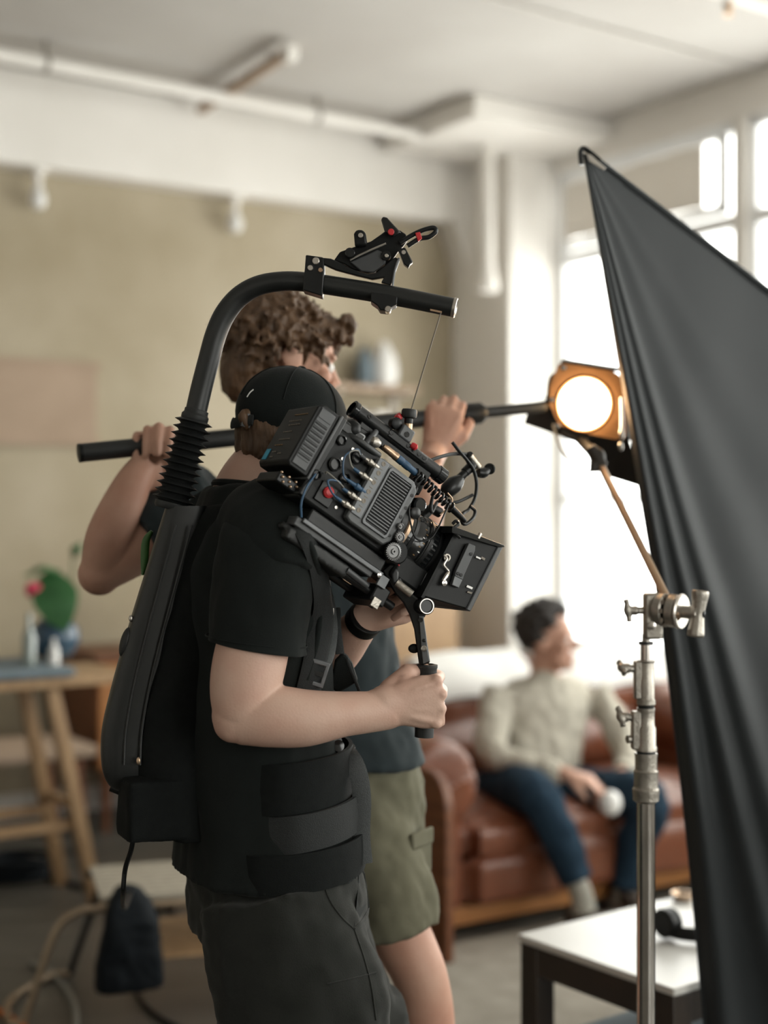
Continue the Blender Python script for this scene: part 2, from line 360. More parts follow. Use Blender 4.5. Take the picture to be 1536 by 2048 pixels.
m = MB(); m.cyl(q - dd * .1, q + dd * .75, .022); build(m, 'pipe_run', 'whitewash', root)
m = MB(); m.lathe([(.012, 0), (.014, -.03), (.022, -.035), (.012, -.05), (.02, -.075), (.004, -.078)], q + dd * .02); build(m, 'sprinkler_head', 'brass', root)
for i, (u, v, lb) in enumerate(((76, 345, 'bare bulb fitting under the beam, nearest the left edge'), (470, 398, 'bare bulb fitting under the beam, above the curly-haired helper'))):
    # on the underside of the beam
    r = P(u, v, 1.0) - V((0, 0, CZ)); nb = B_BACK - .09; t = nb / V((r.x, r.y, 0)).dot(E2)
    c = V((r.x * t, r.y * t, 3.17))
    root = thing('bulb_fitting', lb, 'light fixture', c, 'bulb fittings under the beam')
    m = MB(); m.lathe([(.045, 0), (.045, -.015), (.02, -.03), (.02, -.08)], c, Z3); build(m, 'socket', 'whitewash', root)
    m = MB(); m.lathe([(.016, -.075), (.02, -.09), (.038, -.13), (.042, -.155), (.03, -.185), (.006, -.197)], c, Z3); build(m, 'bulb', 'white_ceramic', root)

# things on the back wall
def wall_hit(u, v, off=0.0):
    r = P(u, v, 1.0) - V((0, 0, CZ)); t = (B_BACK - off) / V((r.x, r.y, 0)).dot(E2); return V((r.x * t, r.y * t, CZ + r.z * t))
c0, c1 = wall_hit(-60, 720, .02), wall_hit(192, 885, .02)
ca, cb = (c0.dot(E1), c1.dot(E1))
root = thing('wall_board', 'pinkish tan board hung on the plaster wall', 'board', RM((ca + cb) / 2, B_BACK - .02, 1.86))
m = MB(); rbox(m, ca, cb, B_BACK - .025, B_BACK - .002, 1.86, 2.22); build(m, 'panel', 'board', root)
m = MB(); rbox(m, ca - .02, cb + .02, B_BACK - .035, B_BACK - .002, 2.22, 2.25); rbox(m, ca - .02, cb + .02, B_BACK - .035, B_BACK - .002, 1.83, 1.86); build(m, 'frame_rail', 'board', root)
c0, c1 = wall_hit(650, 775, .1), wall_hit(822, 775, .1); ca, cb = c0.dot(E1), c1.dot(E1); zs = c0.z - .05
def shelf(label, z, ca, cb):
    root = thing('wall_shelf', label, 'shelf', RM((ca + cb) / 2, B_BACK - .1, z), 'wall shelves')
    m = MB(); rbox(m, ca, cb, B_BACK - .2, B_BACK - .001, z - .03, z); build(m, 'board', 'board', root)
    for k in (ca + .06, cb - .06):
        m = MB(); rbox(m, k - .012, k + .012, B_BACK - .16, B_BACK - .001, z - .045, z - .03); rbox(m, k - .012, k + .012, B_BACK - .02, B_BACK - .001, z - .16, z - .03); build(m, 'bracket', 'whitewash', root)
zs1 = 2.20
shelf('upper wooden wall shelf carrying a tall white vase', zs1, ca, cb)
shelf('lower wooden wall shelf carrying white cups', zs1 - .26, ca, cb)
def on_wall_shelf(u, z):
    c = wall_hit(u, 800, .1); return RM(c.dot(E1), B_BACK - .1, z)
c = on_wall_shelf(768, zs1)
m = MB(); m.lathe([(.05, 0), (.072, .02), (.08, .09), (.07, .16), (.045, .215), (.022, .25), (.02, .26), (.012, .255)], c); tag(build(m, 'vase', 'white_ceramic'), 'tall white rounded vase on the upper wall shelf', 'vase')
c = on_wall_shelf(728, zs1)
m = MB(); m.lathe([(.04, 0), (.05, .02), (.05, .13), (.03, .17), (.025, .2), (.03, .21), (.015, .2)], c); tag(build(m, 'jug', 'blue_grey'), 'grey jug beside the white vase on the upper wall shelf', 'jug')
for u, lb in ((757, 'white cup below the tall vase on the lower wall shelf'), (712, 'white cup at the left end of the lower wall shelf')):
    c = on_wall_shelf(u, zs1 - .26)
    root = thing('cup', lb, 'cup', c, 'cups on the lower wall shelf')
    m = MB(); m.lathe([(.035, 0), (.05, .01), (.056, .12), (.052, .12), (.046, .02), (.01, .015)], c, n=18); build(m, 'cup_body', 'white_ceramic', root)
    m = MB(); m.torus(c + E1 * .062 + Z3 * .065, .03, .007, E2, 16, 6); build(m, 'handle', 'white_ceramic', root)

# wooden sideboard at the back wall, left
AX = (E1, E2, Z3)
def cabinet(label, a0, a1, b0, b1, z0, z1, nd, m1, m2):
    root = thing('sideboard', label, 'cabinet', RM((a0 + a1) / 2, (b0 + b1) / 2, 0))
    m = MB(); rbox(m, a0, a1, b0 + .015, b1, z0, z1 - .03); build(m, 'body', m1, root, bevel=.004)
    m = MB(); rbox(m, a0 - .01, a1 + .01, b0 - .01, b1, z1 - .03, z1); build(m, 'top', m1, root, bevel=.005)
    for i in range(nd):
        w_ = (a1 - a0) / nd; m = MB(); rbox(m, a0 + i * w_ + .008, a0 + (i + 1) * w_ - .008, b0, b0 + .02, z0 + .01, z1 - .04); dr = build(m, 'door', m2, root, bevel=.003)
        m = MB(); m.ell(RM(a0 + (i + .9) * w_, b0 - .012, (z0 + z1) / 2), .014); build(m, 'knob', 'brass', dr)
    for aa in (a0 + .06, a1 - .06):
        for bb in (b0 + .06, b1 - .06):
            m = MB(); m.cyl(RM(aa, bb, 0), RM(aa, bb, z0 + .005), .016, .026, 10); build(m, 'leg', m1, root)
    return root
cabinet('low wooden sideboard against the plaster wall, its window-lit doors coloured orange', 2.467, 3.9, 6.22, 6.76, .30, .84, 3, 'walnut', 'orange_wood')  # window light on the front is in the orange, side shade in the walnut
cabinet('tan wooden cabinet standing behind the leather sofa', 4.08, 4.62, 6.35, 6.78, .12, 1.12, 1, 'oak', 'oak')

# plant pot on the sideboard
c = RM(2.86, 6.4, .84)
root = thing('potted_plant', 'small green plant in a white pot on the sideboard', 'plant', c)
m = MB(); m.lathe([(.07, 0), (.085, .02), (.105, .2), (.11, .21), (.098, .21), (.09, .17), (.01, .165)], c); build(m, 'pot', 'white_ceramic', root)
for k in range(16):
    a = k * 2.4; r = .03 + .06 * random.random(); h = .28 + .16 * random.random()
    b0 = c + Z3 * .16; tip = c + V((math.cos(a) * (r + .04), math.sin(a) * (r + .04), h)); m = MB()
    sd = (tip - b0).cross(V((math.cos(a + 1.3), math.sin(a + 1.3), .3))).normalized()
    m.tube([b0, b0.lerp(tip, .5) + Z3 * .03, tip], [.004, .018, .002], 8, 5, flat=[.002, .003, .001], up=sd); build(m, 'leaf', 'leaf', root)

# high wooden trestle table on the far left with a grey-blue cloth and a vase
def leg(root, p0, p1, w_, m_='oak', nm='leg'):
    z = (p1 - p0).normalized(); m = MB(); x, y, _ = basis(z, E2); m.box((p0 + p1) / 2, (w_, w_, (p1 - p0).length), (x, y, z)); return build(m, nm, m_, root, bevel=.004)
RM0 = RM
def RM(a, b, z): return RM0(a - .13, b, z)
TA = RM(1.72, 5.45, 0)
root = thing('trestle_table', 'tall wooden trestle table with splayed legs at the left edge', 'table', TA)
zt = .885
m = MB(); rbox(m, .95, 2.30, 5.10, 5.55, zt - .04, zt); build(m, 'table_top', 'oak', root, bevel=.005)
for bb, db in ((5.16, -.03), (5.48, .03)):
    leg(root, RM(1.99, bb, zt - .04), RM(2.16, bb + db, .0), .05); leg(root, RM(1.22, bb, zt - .04), RM(1.05, bb + db, .0), .05)
    m = MB(); rbox(m, 1.14, 2.07, bb - .012, bb + .012, .30, .335); build(m, 'stretcher', 'oak', root)
for aa in (2.1, 1.11):
    m = MB(); rbox(m, aa - .012, aa + .012, 5.16, 5.48, .36, .39); build(m, 'stretcher', 'oak', root)
m = MB(); rbox(m, .97, 2.06, 5.08, 5.57, zt, zt + .035); tag(build(m, 'table_cloth', 'blue_grey', bevel=.012), 'folded grey-blue cloth on the trestle table', 'cloth')
c = RM(2.10, 5.42, zt + .035)
root = thing('flower_vase', 'round dark blue vase with pink flower and large leaves on the trestle table', 'vase', c)
m = MB(); m.lathe([(.04, 0), (.07, .015), (.098, .07), (.092, .12), (.06, .155), (.03, .17), (.028, .2), (.036, .215), (.026, .21), (.02, .17)], c, n=24); build(m, 'vase_body', 'blue_glaze', root)
def leafy(root, base, tip, wdt, nrm, name='leaf'):
    m = MB(); mid = base.lerp(tip, .45) + nrm * .02
    m.tube([base, base.lerp(tip, .12), mid, base.lerp(tip, .8), tip], [.003, wdt * .55, wdt, wdt * .6, .003], 12, 5, flat=[.002, .003, .004, .003, .001], up=nrm); return build(m, name, 'leaf', root)
top = c + Z3 * .2
st = V((0, 0, 0))
def st_at(u, v, d=6.15): return P(u, v, d)
dv = c.y
leafy(root, st_at(95, 1140, dv), st_at(130, 1262, dv - .1), .088, V((.2, -1, .25)).normalized())
leafy(root, st_at(118, 1140, dv), st_at(45, 1150, dv - .05), .026, V((0, -.5, 1)).normalized())
leafy(root, st_at(145, 1115, dv), st_at(162, 1085, dv), .02, V((0, -1, .2)).normalized())
for tgt in (st_at(95, 1140, dv), st_at(118, 1140, dv), st_at(145, 1115, dv)):
    m = MB(); m.tube([top, top.lerp(tgt, .6) + E1 * .02, tgt], .004, 6, 6); build(m, 'stem', 'leaf', root)
fl = st_at(69, 1182, dv - .03); m = MB(); m.tube([top, fl], .004, 6, 1); build(m, 'stem', 'leaf', root)
m = MB()
for k in range(10):
    a = k * .628; m.ell(fl + V((math.cos(a) * .02, math.sin(a) * .02, .008 * (k % 2))), (.018, .018, .026), n=8, m=6)
m.ell(fl, .024, n=10, m=6); organic(m, 'flower', 'pink', root, voxel=.005, smooth=2)
for u, v, r, hh, lb in ((58, 1300, .026, .20, 'slim grey-green bottle in front of the round blue vase'), (108, 1300, .020, .10, 'short white bottle in front of the round blue vase')):
    r_ = P(u, v, 1.0) - V((0, 0, CZ)); k_ = 5.22 / V((r_.x, r_.y, 0)).dot(E2); b_ = V((r_.x * k_, r_.y * k_, zt + .035))
    m = MB(); m.lathe([(r, 0), (r, hh * .55), (r * .4, hh * .75), (r * .38, hh), (.004, hh)], b_); tag(build(m, 'bottle', 'bottle_glass' if r > .024 else 'white_ceramic'), lb, 'bottle')

RM = RM0
# wooden chair behind the trestle table
c = RM(1.65, 6.15, 0)
root = thing('wooden_chair', 'plain wooden chair with pale seat behind the trestle table', 'chair', c)
m = MB(); rbox(m, 1.15, 2.36, 5.95, 6.4, .42, .47); build(m, 'seat', 'board', root, bevel=.01)
for aa in (1.2, 2.28):
    for bb in (6.0, 6.36):
        leg(root, RM(aa, bb, .42), RM(aa + (.03 if aa > 2 else -.03), bb, 0), .045, 'walnut')
for aa in (1.3, 1.62, 1.94):
    m = MB(); m.tube([RM(aa, 6.38, .46), RM(aa - .02, 6.42, .74)], .022, 10, 1); build(m, 'back_spindle', 'pale_weave', root)
m = MB(); rbox(m, 1.2, 2.08, 6.39, 6.43, .72, .78); build(m, 'back_rail', 'oak', root, bevel=.008)

# coil of dark cable on the floor
c = P(30, 1750, 5.85); c.z = 0
root = thing('cable_coil', 'flat coil of dark blue cable on the floor below the trestle table', 'cable', c)
for k, (r, z) in enumerate(((.14, .015), (.11, .02), (.125, .045), (.095, .05), (.135, .075))):
    m = MB(); m.torus(c + Z3 * z + V((.01 * math.sin(k * 2), .01 * math.cos(k), 0)), r, .015, V((.03 * math.sin(k), .03, 1)), 36, 8); build(m, 'coil_turn', 'dark_bag', root)
m = MB(); t0 = P(95, 1748, 5.8); t1 = P(210, 1790, 5.5); m.tube([V((c.x + .13, c.y, .03)), V((t0.x, 5.8, .012)), V((t1.x, 5.55, .012)), V((t1.x + .3, 5.3, .012))], .01, 8, 6); build(m, 'cable_tail', 'dark_bag', root)

# low bench with bent tube frame (bottom left)
def fl_at(u, v, z=0.0):
    d = (CZ - z) * FPX / (v - 1024); return V(((u - 768) / FPX * d, d, z))
zb = .34
s0, s1 = fl_at(205, 1775, zb), fl_at(420, 1745, zb); s3 = fl_at(330, 1800, zb)
ex = (V((s1.x, s1.y, 0)) - V((s0.x, s0.y, 0))).normalized()
ex = V((.96, .28, 0)).normalized(); ey = V((-ex.y, ex.x, 0))
root = thing('tube_bench', 'low bench with bent tan tube frame and pale slatted top', 'bench', V((s3.x, s3.y, 0)))
o0 = s3 - ex * .16
def BN(x, y, z): return V((o0.x, o0.y, 0)) + ex * x + ey * y + Z3 * z
for y_ in (0.0, .42):
    sx_ = .16 if y_ else 0
    m = MB(); m.tube([BN(-.25 + sx_, y_ - .0, .012), BN(-.22 + sx_, y_, .10), BN(-.16 + sx_, y_, .27), BN(-.10 + sx_ * .6, y_, zb - .018), BN(.0, y_, zb - .012), BN(.5, y_, zb - .012), BN(.72, y_, zb - .014), BN(.78, y_, .27), BN(.80, y_, .012)], .012, 10, 6); build(m, 'tube_frame', 'tube_tan' if y_ == 0 else 'black_metal', root)
m = MB(); m.tube([BN(-.25, 0, .012), BN(-.29, .02, .012), BN(-.28, .21, .012), BN(-.16, .40, .012), BN(-.09, .42, .012)], .012, 10, 6); build(m, 'floor_bar', 'tube_tan', root)
for k in range(9):
    m = MB(); m.box(BN(.30, .03 + .045 * k, zb + .008), (.66, .038, .016), (ex, ey, Z3)); build(m, 'slat', 'pale_weave', root, bevel=.003)
m = MB(); m.box(BN(.36, .2, .17), (.5, .40, .014), (ex, ey, Z3)); build(m, 'lower_shelf', 'oak', root, bevel=.003)
for y_ in (.02, .38):
    for x_ in (.14, .58):
        m = MB(); m.cyl(BN(x_, y_, .17), BN(x_, y_, zb), .006); build(m, 'shelf_rod', 'black_metal', root)
# dark bag slung over the bench
b0 = BN(.05, -.06, 0)
m = MB(); g0 = []
for (z, wx, wy) in ((.10, .080, .035), (.11, .102, .05), (.2, .094, .055), (.30, .078, .052), (.355, .062, .05), (.385, .035, .035), (.392, .02, .015)):
    cc = b0 + Z3 * z + ey * (.0 if z < .3 else .06 * (z - .3) / .09); g0.append([cc + ex * (wx * math.copysign(abs(math.cos(a)) ** .5, math.cos(a))) + ey * (wy * math.copysign(abs(math.sin(a)) ** .6, math.sin(a))) for a in [2 * math.pi * k / 24 for k in range(24)]])
m.rings(g0)
def bagd(p, n): return .008 * fbm(p, 14) + .004 * fbm(p, 40)
BAGB = V((b0.x, b0.y, .07)); o = organic(m, 'cloth_bag', 'dark_bag', None, BAGB, .008, 3, bagd); tag(o, 'dark blue cloth bag slung over the bent tube bench', 'bag')
def cable(name, label, pts, r, m_):
    m = MB(); m.tube(pts, r, 8, 8); return tag(build(m, name, m_), label, 'cable')
cable('floor_cable', 'grey cable snaking over the floor in front of the bench', [fl_at(60, 1925, .009), fl_at(100, 1945, .009), fl_at(140, 1990, .009), fl_at(152, 2048, .009), fl_at(120, 2120, .009), fl_at(60, 2200, .009)], .009, 'cable_grey')
cable('floor_cable', 'black cable curving over the floor below the dark bag', [fl_at(270, 1955, .007), fl_at(278, 1995, .007), fl_at(320, 2035, .007), fl_at(400, 2075, .007), fl_at(500, 2120, .007)], .007, 'black_plastic')
cable('floor_cable', 'orange cable on the floor in the bottom left corner', [fl_at(-120, 1985, .009), fl_at(-30, 2012, .009), fl_at(20, 2035, .009), fl_at(70, 2075, .009), fl_at(130, 2150, .009)], .009, 'orange_rubber')

# ================================================================== body helpers
def orth(D, N):
    D = D.normalized(); N = (N - D * N.dot(D)).normalized(); return D, N
def hand(mb, W, D, N, T, curls, s=1.0, thumb=None, spread=0.0, fat=1.0):
    """W wrist, D to the knuckles, N out of the palm, T towards the thumb"""
    D, N = orth(D, N); T = (T - D * T.dot(D) - N * T.dot(N)).normalized()
    def L(d, t, n): return W + D * (d * s) + T * (t * s) + N * (n * s)
    R = []
    for d, t, hw, hn, n0 in ((-.02, 0, .027, .021, 0), (.005, 0, .029, .021, 0), (.03, .002, .036, .0215, .001), (.06, .001, .0425, .0185, 0), (.085, 0, .0425, .0150, -.002), (.094, 0, .038, .010, -.003)):
        R.append([L(d, t + hw * math.copysign(abs(math.cos(a)) ** .8, math.cos(a)), n0 + hn * math.copysign(abs(math.sin(a)) ** .8, math.sin(a))) for a in [2 * math.pi * k / 20 for k in range(20)]])
    mb.rings(R)
    tips = []
    for t, d in ((.031, .086), (.0105, .090), (-.0105, .087), (-.0295, .078)): mb.tube([L(.025, t * .45, -.0150), L(.055, t * .8, -.0140), L(d, t, -.0095)], [.004 * s, .0055 * s, .0065 * s], 10, 3)
    mb.ell(L(.036, .028, .010), (.019 * s,) * 3, n=14, m=10)
    for i, (t, d, ln, r) in enumerate(((.0315, .088, 1.0, .0098), (.0105, .093, 1.1, .0100), (-.0105, .089, 1.03, .0095), (-.0305, .080, .82, .0084))):
        c = curls[i] if isinstance(curls[0], (list, tuple)) else curls
        p = L(d - .006, t, -.002); a = 0.0; r *= s * fat
        mb.ell(p, (r * 1.2,) * 3, n=12, m=8)                   # knuckle
        for k, (l, g_) in enumerate(zip((.044, .027, .021), c)):
            a += math.radians(g_); sp = spread * (1.5 - i) * .1
            dr = (D * math.cos(a) + N * math.sin(a) + T * sp).normalized(); q = p + dr * (l * ln * s)
            r0 = r * (1.06, .96, .90)[k]; r1 = r * (.96, .90, .80)[k]
            mb.tube([p, q], [r0, r1], 12, 1); mb.ell(q, r1 * 1.03, n=12, m=8); p = q
        tips.append(p)
    th = thumb or [(.012, .024, .008), (.042, .046, .020), (.070, .046, .040), (.086, .034, .056)]
    tp = [L(*k) for k in th]; tr = [.0165, .0135, .0118, .0098]
    for k in range(3):
        mb.tube([tp[k], tp[k + 1]], [tr[k] * s * fat, tr[k + 1] * s * fat], 12, 1); mb.ell(tp[k + 1], tr[k + 1] * s * fat * 1.03, n=12, m=8)
    mb.ell(tp[0], tr[0] * s, n=12, m=8)
    return tips
def head(mb, c, fw, up, s=1.0):
    """skull, jaw, nose, lips, ears; c = centre of the skull at ear height"""
    fw = fw.normalized(); up = (up - fw * up.dot(fw)).normalized(); rt = fw.cross(up)
    def L(f, r, u): return c + fw * (f * s) + rt * (r * s) + up * (u * s)
    ax = (rt, fw, up)
    mb.ell(L(-.012, 0, .035), (.074 * s, .096 * s, .088 * s), ax, 24, 16)
    mb.ell(L(.045, 0, .02), (.058 * s, .05 * s, .075 * s), ax, 20, 14)
    mb.ell(L(.040, 0, -.055), (.050 * s, .048 * s, .055 * s), ax, 20, 12)
    mb.ell(L(.078, 0, -.088), (.022 * s, .018 * s, .018 * s), ax)
    mb.tube([L(.088, 0, .022), L(.104, 0, -.006), L(.116, 0, -.022)], [.009 * s, .012 * s, .014 * s], 12, 4)   # nose
    for r in (-1, 1):
        mb.ell(L(.103, .011 * r, -.024), (.009 * s,) * 3, n=10, m=6)
        mb.ell(L(.083, .03 * r, .030), (.026 * s, .012 * s, .008 * s), ax, 12, 8)       # brow
        mb.ell(L(.072, .045 * r, -.015), (.018 * s, .018 * s, .018 * s), ax, 12, 8)     # cheek
        mb.ell(L(-.005, .076 * r, -.002), (.010 * s, .020 * s, .033 * s), (rt * r, fw, up), 14, 10)   # ear
        mb.ell(L(-.012, .083 * r, .006), (.006 * s, .024 * s, .026 * s), (rt * r, fw, up), 14, 10)
    mb.ell(L(.092, 0, -.050), (.024 * s, .011 * s, .006 * s), ax, 12, 8); mb.ell(L(.090, 0, -.061), (.021 * s, .011 * s, .007 * s), ax, 12, 8)
    return L, ax
def eyes(root, L, ax, s=1.0):
    for r in (-1, 1):
        m = MB(); m.ell(L(.083, .031 * r, .008), (.012 * s,) * 3, ax, 14, 10); e = build(m, 'eye', 'white_ceramic', root)
        m = MB(); m.ell(L(.0915, .0315 * r, .008), (.0055 * s, .0045 * s, .0055 * s), ax, 12, 8); build(m, 'iris', 'hair_dark', e)
def seclimb(mb, secs, n=28, res=5, pw=.9):
    """loft of (centre, half-axis vector x, half-axis vector y)"""
    q = cr([(*c, *x, *y) for c, x, y in secs], res); R = []
    for k in q:
        c, x, y = V(k[:3]), V(k[3:6]), V(k[6:9]); ring = []
        for i in range(n):
            a = 2 * math.pi * i / n; ca, sa = math.cos(a), math.sin(a)
            ring.append(c + x * math.copysign(abs(ca) ** pw, ca) + y * math.copysign(abs(sa) ** pw, sa))
        R.append(ring)
    return mb.rings(R)
def shoe(root, heel, fw, s=1.0, m_='shoe'):
    """shoe standing on the floor: heel point on the ground"""
    fw = V((fw.x, fw.y, 0)).normalized(); rt = fw.cross(Z3); m = MB()
    seclimb(m, [(heel + fw * (f * s) + Z3 * (h * s * .5 + .012), rt * (w_ * s), Z3 * (h * s * .5)) for f, w_, h in ((-.005, .02, .05), (.02, .034, .085), (.08, .036, .085), (.14, .042, .062), (.2, .046, .05), (.25, .036, .042), (.272, .015, .03))], 20, 4)
    o = organic(m, 'shoe', m_, root, voxel=.006, smooth=2)
    m = MB(); seclimb(m, [(heel + fw * (f * s) + Z3 * .009, rt * (w_ * s), Z3 * .009) for f, w_ in ((-.012, .02), (.02, .037), (.08, .038), (.14, .045), (.2, .049), (.25, .04), (.28, .016))], 20, 4); build(m, 'sole', 'white_ceramic', o)
    return o

m = MB(); rbox(m, 2.32, 4.45, 2.6, 4.0, 0, .006); tag(build(m, 'pale_floor_area', 'pale_floor', bevel=.002), 'pale beige area on the floor between sofa and coffee table', 'pale_floor_area')  # thin slab with a paler, rougher surface than the floor wood
# ================================================================== leather sofa by the window
RM0 = RM
def RM(a, b, z): return RM0(a - .09, b, z)
root = thing('leather_sofa', 'brown leather sofa with rolled arms below the window', 'sofa', RM(3.8, 4.5, 0))
def puff(a0, a1, b0, b1, z0, z1, r, disp=0.006, nm='seat_cushion', vox=.016):
    m = MB(); rbox(m, a0 + r, a1 - r, b0 + r, b1 - r, z0, z1 - r * .6)
    rbox(m, a0, a1, b0 + r, b1 - r, z0, z1 - r); rbox(m, a0 + r, a1 - r, b0, b1, z0, z1 - r)
    m.ell(RM((a0 + a1) / 2, (b0 + b1) / 2, z1 - r * .8), ((a1 - a0) * .47, (b1 - b0) * .47, r * .9), (E1, E2, Z3))
    return organic(m, nm, 'leather', root, voxel=vox, smooth=8, disp=lambda p, n: disp * fbm(p, 5) + .3 * disp * fbm(p, 17))
m = MB(); rbox(m, 2.84, 4.76, 4.12, 4.95, .09, .30); build(m, 'base_frame', 'leather', root, bevel=.02)
m = MB(); rbox(m, 2.80, 4.78, 4.08, 4.14, .03, .10); build(m, 'front_rail', 'orange_wood', root, bevel=.008)
for aa in (2.88, 4.70):
    for bb in (4.16, 4.9):
        m = MB(); m.cyl(RM(aa, bb, 0), RM(aa, bb, .09), .022, .032); build(m, 'foot', 'orange_wood', root)
puff(3.06, 3.80, 4.04, 4.70, .26, .43, .06); puff(3.80, 4.50, 4.04, 4.70, .26, .43, .06)
puff(3.05, 4.52, 4.02, 4.14, .10, .31, .05, nm='front_panel')
m = MB(); m.tube([RM(2.80, 4.86, .74), RM(3.4, 4.88, .76), RM(4.2, 4.88, .76), RM(4.76, 4.86, .74)], .115, 20, 6); rbox(m, 2.84, 4.76, 4.72, 4.93, .28, .74); m.tube([RM(2.9, 4.76, .5), RM(4.7, 4.76, .5)], .13, 18, 1)
organic(m, 'back', 'leather', root, voxel=.018, smooth=8, disp=lambda p, n: .012 * fbm(p, 6))
for k, a in enumerate((2.96, 4.62)):
    m = MB(); m.tube([RM(a, 4.03, .56), RM(a, 4.08, .56), RM(a, 4.5, .575), RM(a, 4.88, .60)], [.135, .145, .145, .14], 22, 5); rbox(m, a - .10, a + .10, 4.06, 4.9, .09, .56)
    organic(m, 'arm', 'leather', root, voxel=.016, smooth=8, disp=lambda p, n: .006 * fbm(p, 7))
# rounded wooden end panel next to the arm
m = MB(); prof = [(3.83, 0.0), (3.83, .50)] + [(3.83 + .10 * (1 - math.cos(t)), .50 + .13 * math.sin(t)) for t in [i * math.pi / 16 for i in range(1, 9)]] + [(4.80, .66), (4.80, 0.0)]
m.prism(prof, V((0, 0, 0)), E2, Z3, E1, 2.73, 2.765); build(m, 'end_panel', 'walnut', root, bevel=.006)['label'] = 'flat wooden end panel with a rounded top corner'
# cloths over the back
def drape(nm, lb, a0, a1, seed):
    m = MB(); R = []
    prof = [(4.70, .72), (4.715, .77), (4.76, .835), (4.85, .872), (4.93, .86), (4.99, .80), (5.0, .70)]
    for i in range(17):
        t = i / 16; a = a0 + (a1 - a0) * t; ring = []
        top = [(b, z + .02 * fbm((a * 3 + seed, b * 5, 0), 1.3) + .015 * abs(math.sin(a * 9 + seed))) for b, z in cr(prof, 3)]
        ring = [RM(a, b, z) for b, z in top] + [RM(a, b, z + .025) for b, z in top[::-1]]
        R.append(ring)
    m.rings(R); return tag(build(m, nm, 'white_cloth', sharp=60), lb, 'cloth')
drape('white_throw', 'crumpled white throw over the sofa back, left of the seated man', 3.38, 3.90, 1.0)
drape('white_throw', 'crumpled white throw over the sofa back, right of the seated man', 3.99, 4.7, 5.0)

RM = RM0

# ================================================================== seated man
HB = V((P(1070, 1600, 5.6).x, 5.6, 0))
root = thing('person', 'seated man with dark curly hair in pale shirt and blue jeans on the sofa', 'person', HB)
fwS = V((.50, -.86, 0)).normalized(); rtS = fwS.cross(Z3)
bd = MB(k=2); hc = P(1098, 1284, 5.62)
L, hax = head(bd, hc, V((.88, -.42, .02)), V((-.06, .03, 1)), 1.06)
eyes(root, L, hax, 1.06)
bd.tube([P(1085, 1400, 5.66), P(1090, 1340, 5.65), hc + V((-.01, .01, -.04))], [.075, .058, .056], 18, 4)
tor = [(1068, 1585, .17, .12), (1070, 1540, .165, .115), (1080, 1470, .165, .11), (1090, 1410, .185, .105), (1092, 1375, .17, .085), (1090, 1350, .07, .06)]
seclimb(bd, [(P(u, v, 5.68), rtS * a * .95, fwS * b * .95) for u, v, a, b in tor])
armR = [P(1000, 1392, 5.6), P(985, 1450, 5.52), P(985, 1508, 5.44), P(1070, 1536, 5.32), P(1140, 1550, 5.25)]
armL = [P(1186, 1392, 5.74), P(1225, 1440, 5.72), P(1250, 1490, 5.66), P(1255, 1525, 5.54), P(1240, 1552, 5.42)]
for A_ in (armR, armL): bd.tube(A_, [.05, .046, .042, .034, .027], 16, 5)
hand(bd, armR[-1], V((.85, -.2, -.25)), V((-.1, .3, -1)), V((.2, -1, 0)), (25, 30, 20), .95)
hand(bd, armL[-1], V((-.5, -.6, -.3)), V((0, .3, -1)), V((-.8, .4, 0)), (25, 30, 20), .95)
legR = [P(985, 1592, 5.60), P(1022, 1578, 5.38), P(1074, 1592, 5.16), P(1120, 1680, 5.12), P(1163, 1790, 5.08)]
legL = [P(1120, 1592, 5.62), P(1200, 1588, 5.48), P(1296, 1596, 5.32), P(1270, 1690, 5.36), P(1246, 1800, 5.38)]
for G in (legR, legL): bd.tube(G, [.075, .07, .055, .045, .036], 16, 5)
organic(bd, 'body', 'skin_ruddy', root, voxel=.0055, smooth=3)
m = MB(); seclimb(m, [(P(u, v, 5.68), rtS * (a + .022), fwS * (b + .022)) for u, v, a, b in tor[:-1] + [(1091, 1352, .085, .075)]])
for A_ in (armR, armL): m.tube([A_[0] + V((0, 0, .015)), *A_[1:4], A_[4].lerp(A_[3], .25)], [.07, .066, .062, .052, .042], 18, 5)
m.tube([P(1060, 1365, 5.6), P(1092, 1352, 5.6), P(1120, 1365, 5.62)], .022, 10, 5)
def sw(p, n): return .014 * fbm(V((p.x, p.y, p.z * .6)), 11) + .008 * fbm(p, 24)
organic(m, 'shirt', 'shirt_grey', root, voxel=.009, smooth=3, disp=sw)
m = MB(); m.ell(P(1066, 1590, 5.66), (.19, .16, .11), (rtS, fwS, Z3))
for G in (legR, legL): m.tube([G[0], G[1], G[2], G[3], G[4].lerp(G[3], .25)], [.105, .098, .082, .07, .064], 18, 5)
organic(m, 'jeans', 'denim', root, voxel=.009, smooth=3, disp=lambda p, n: .010 * fbm(p, 14))
for G, f in ((legR, V((.75, -.65, 0))), (legL, V((.4, -.9, 0)))):
    m = MB(); an = G[4]; m.tube([G[3].lerp(an, .6), an, V((an.x, an.y, .07)) + f.normalized() * .01], [.042, .041, .045], 14, 4); build(m, 'sock', 'sock', root)
    shoe(root, V((an.x, an.y, 0)) - f.normalized() * .06, f)
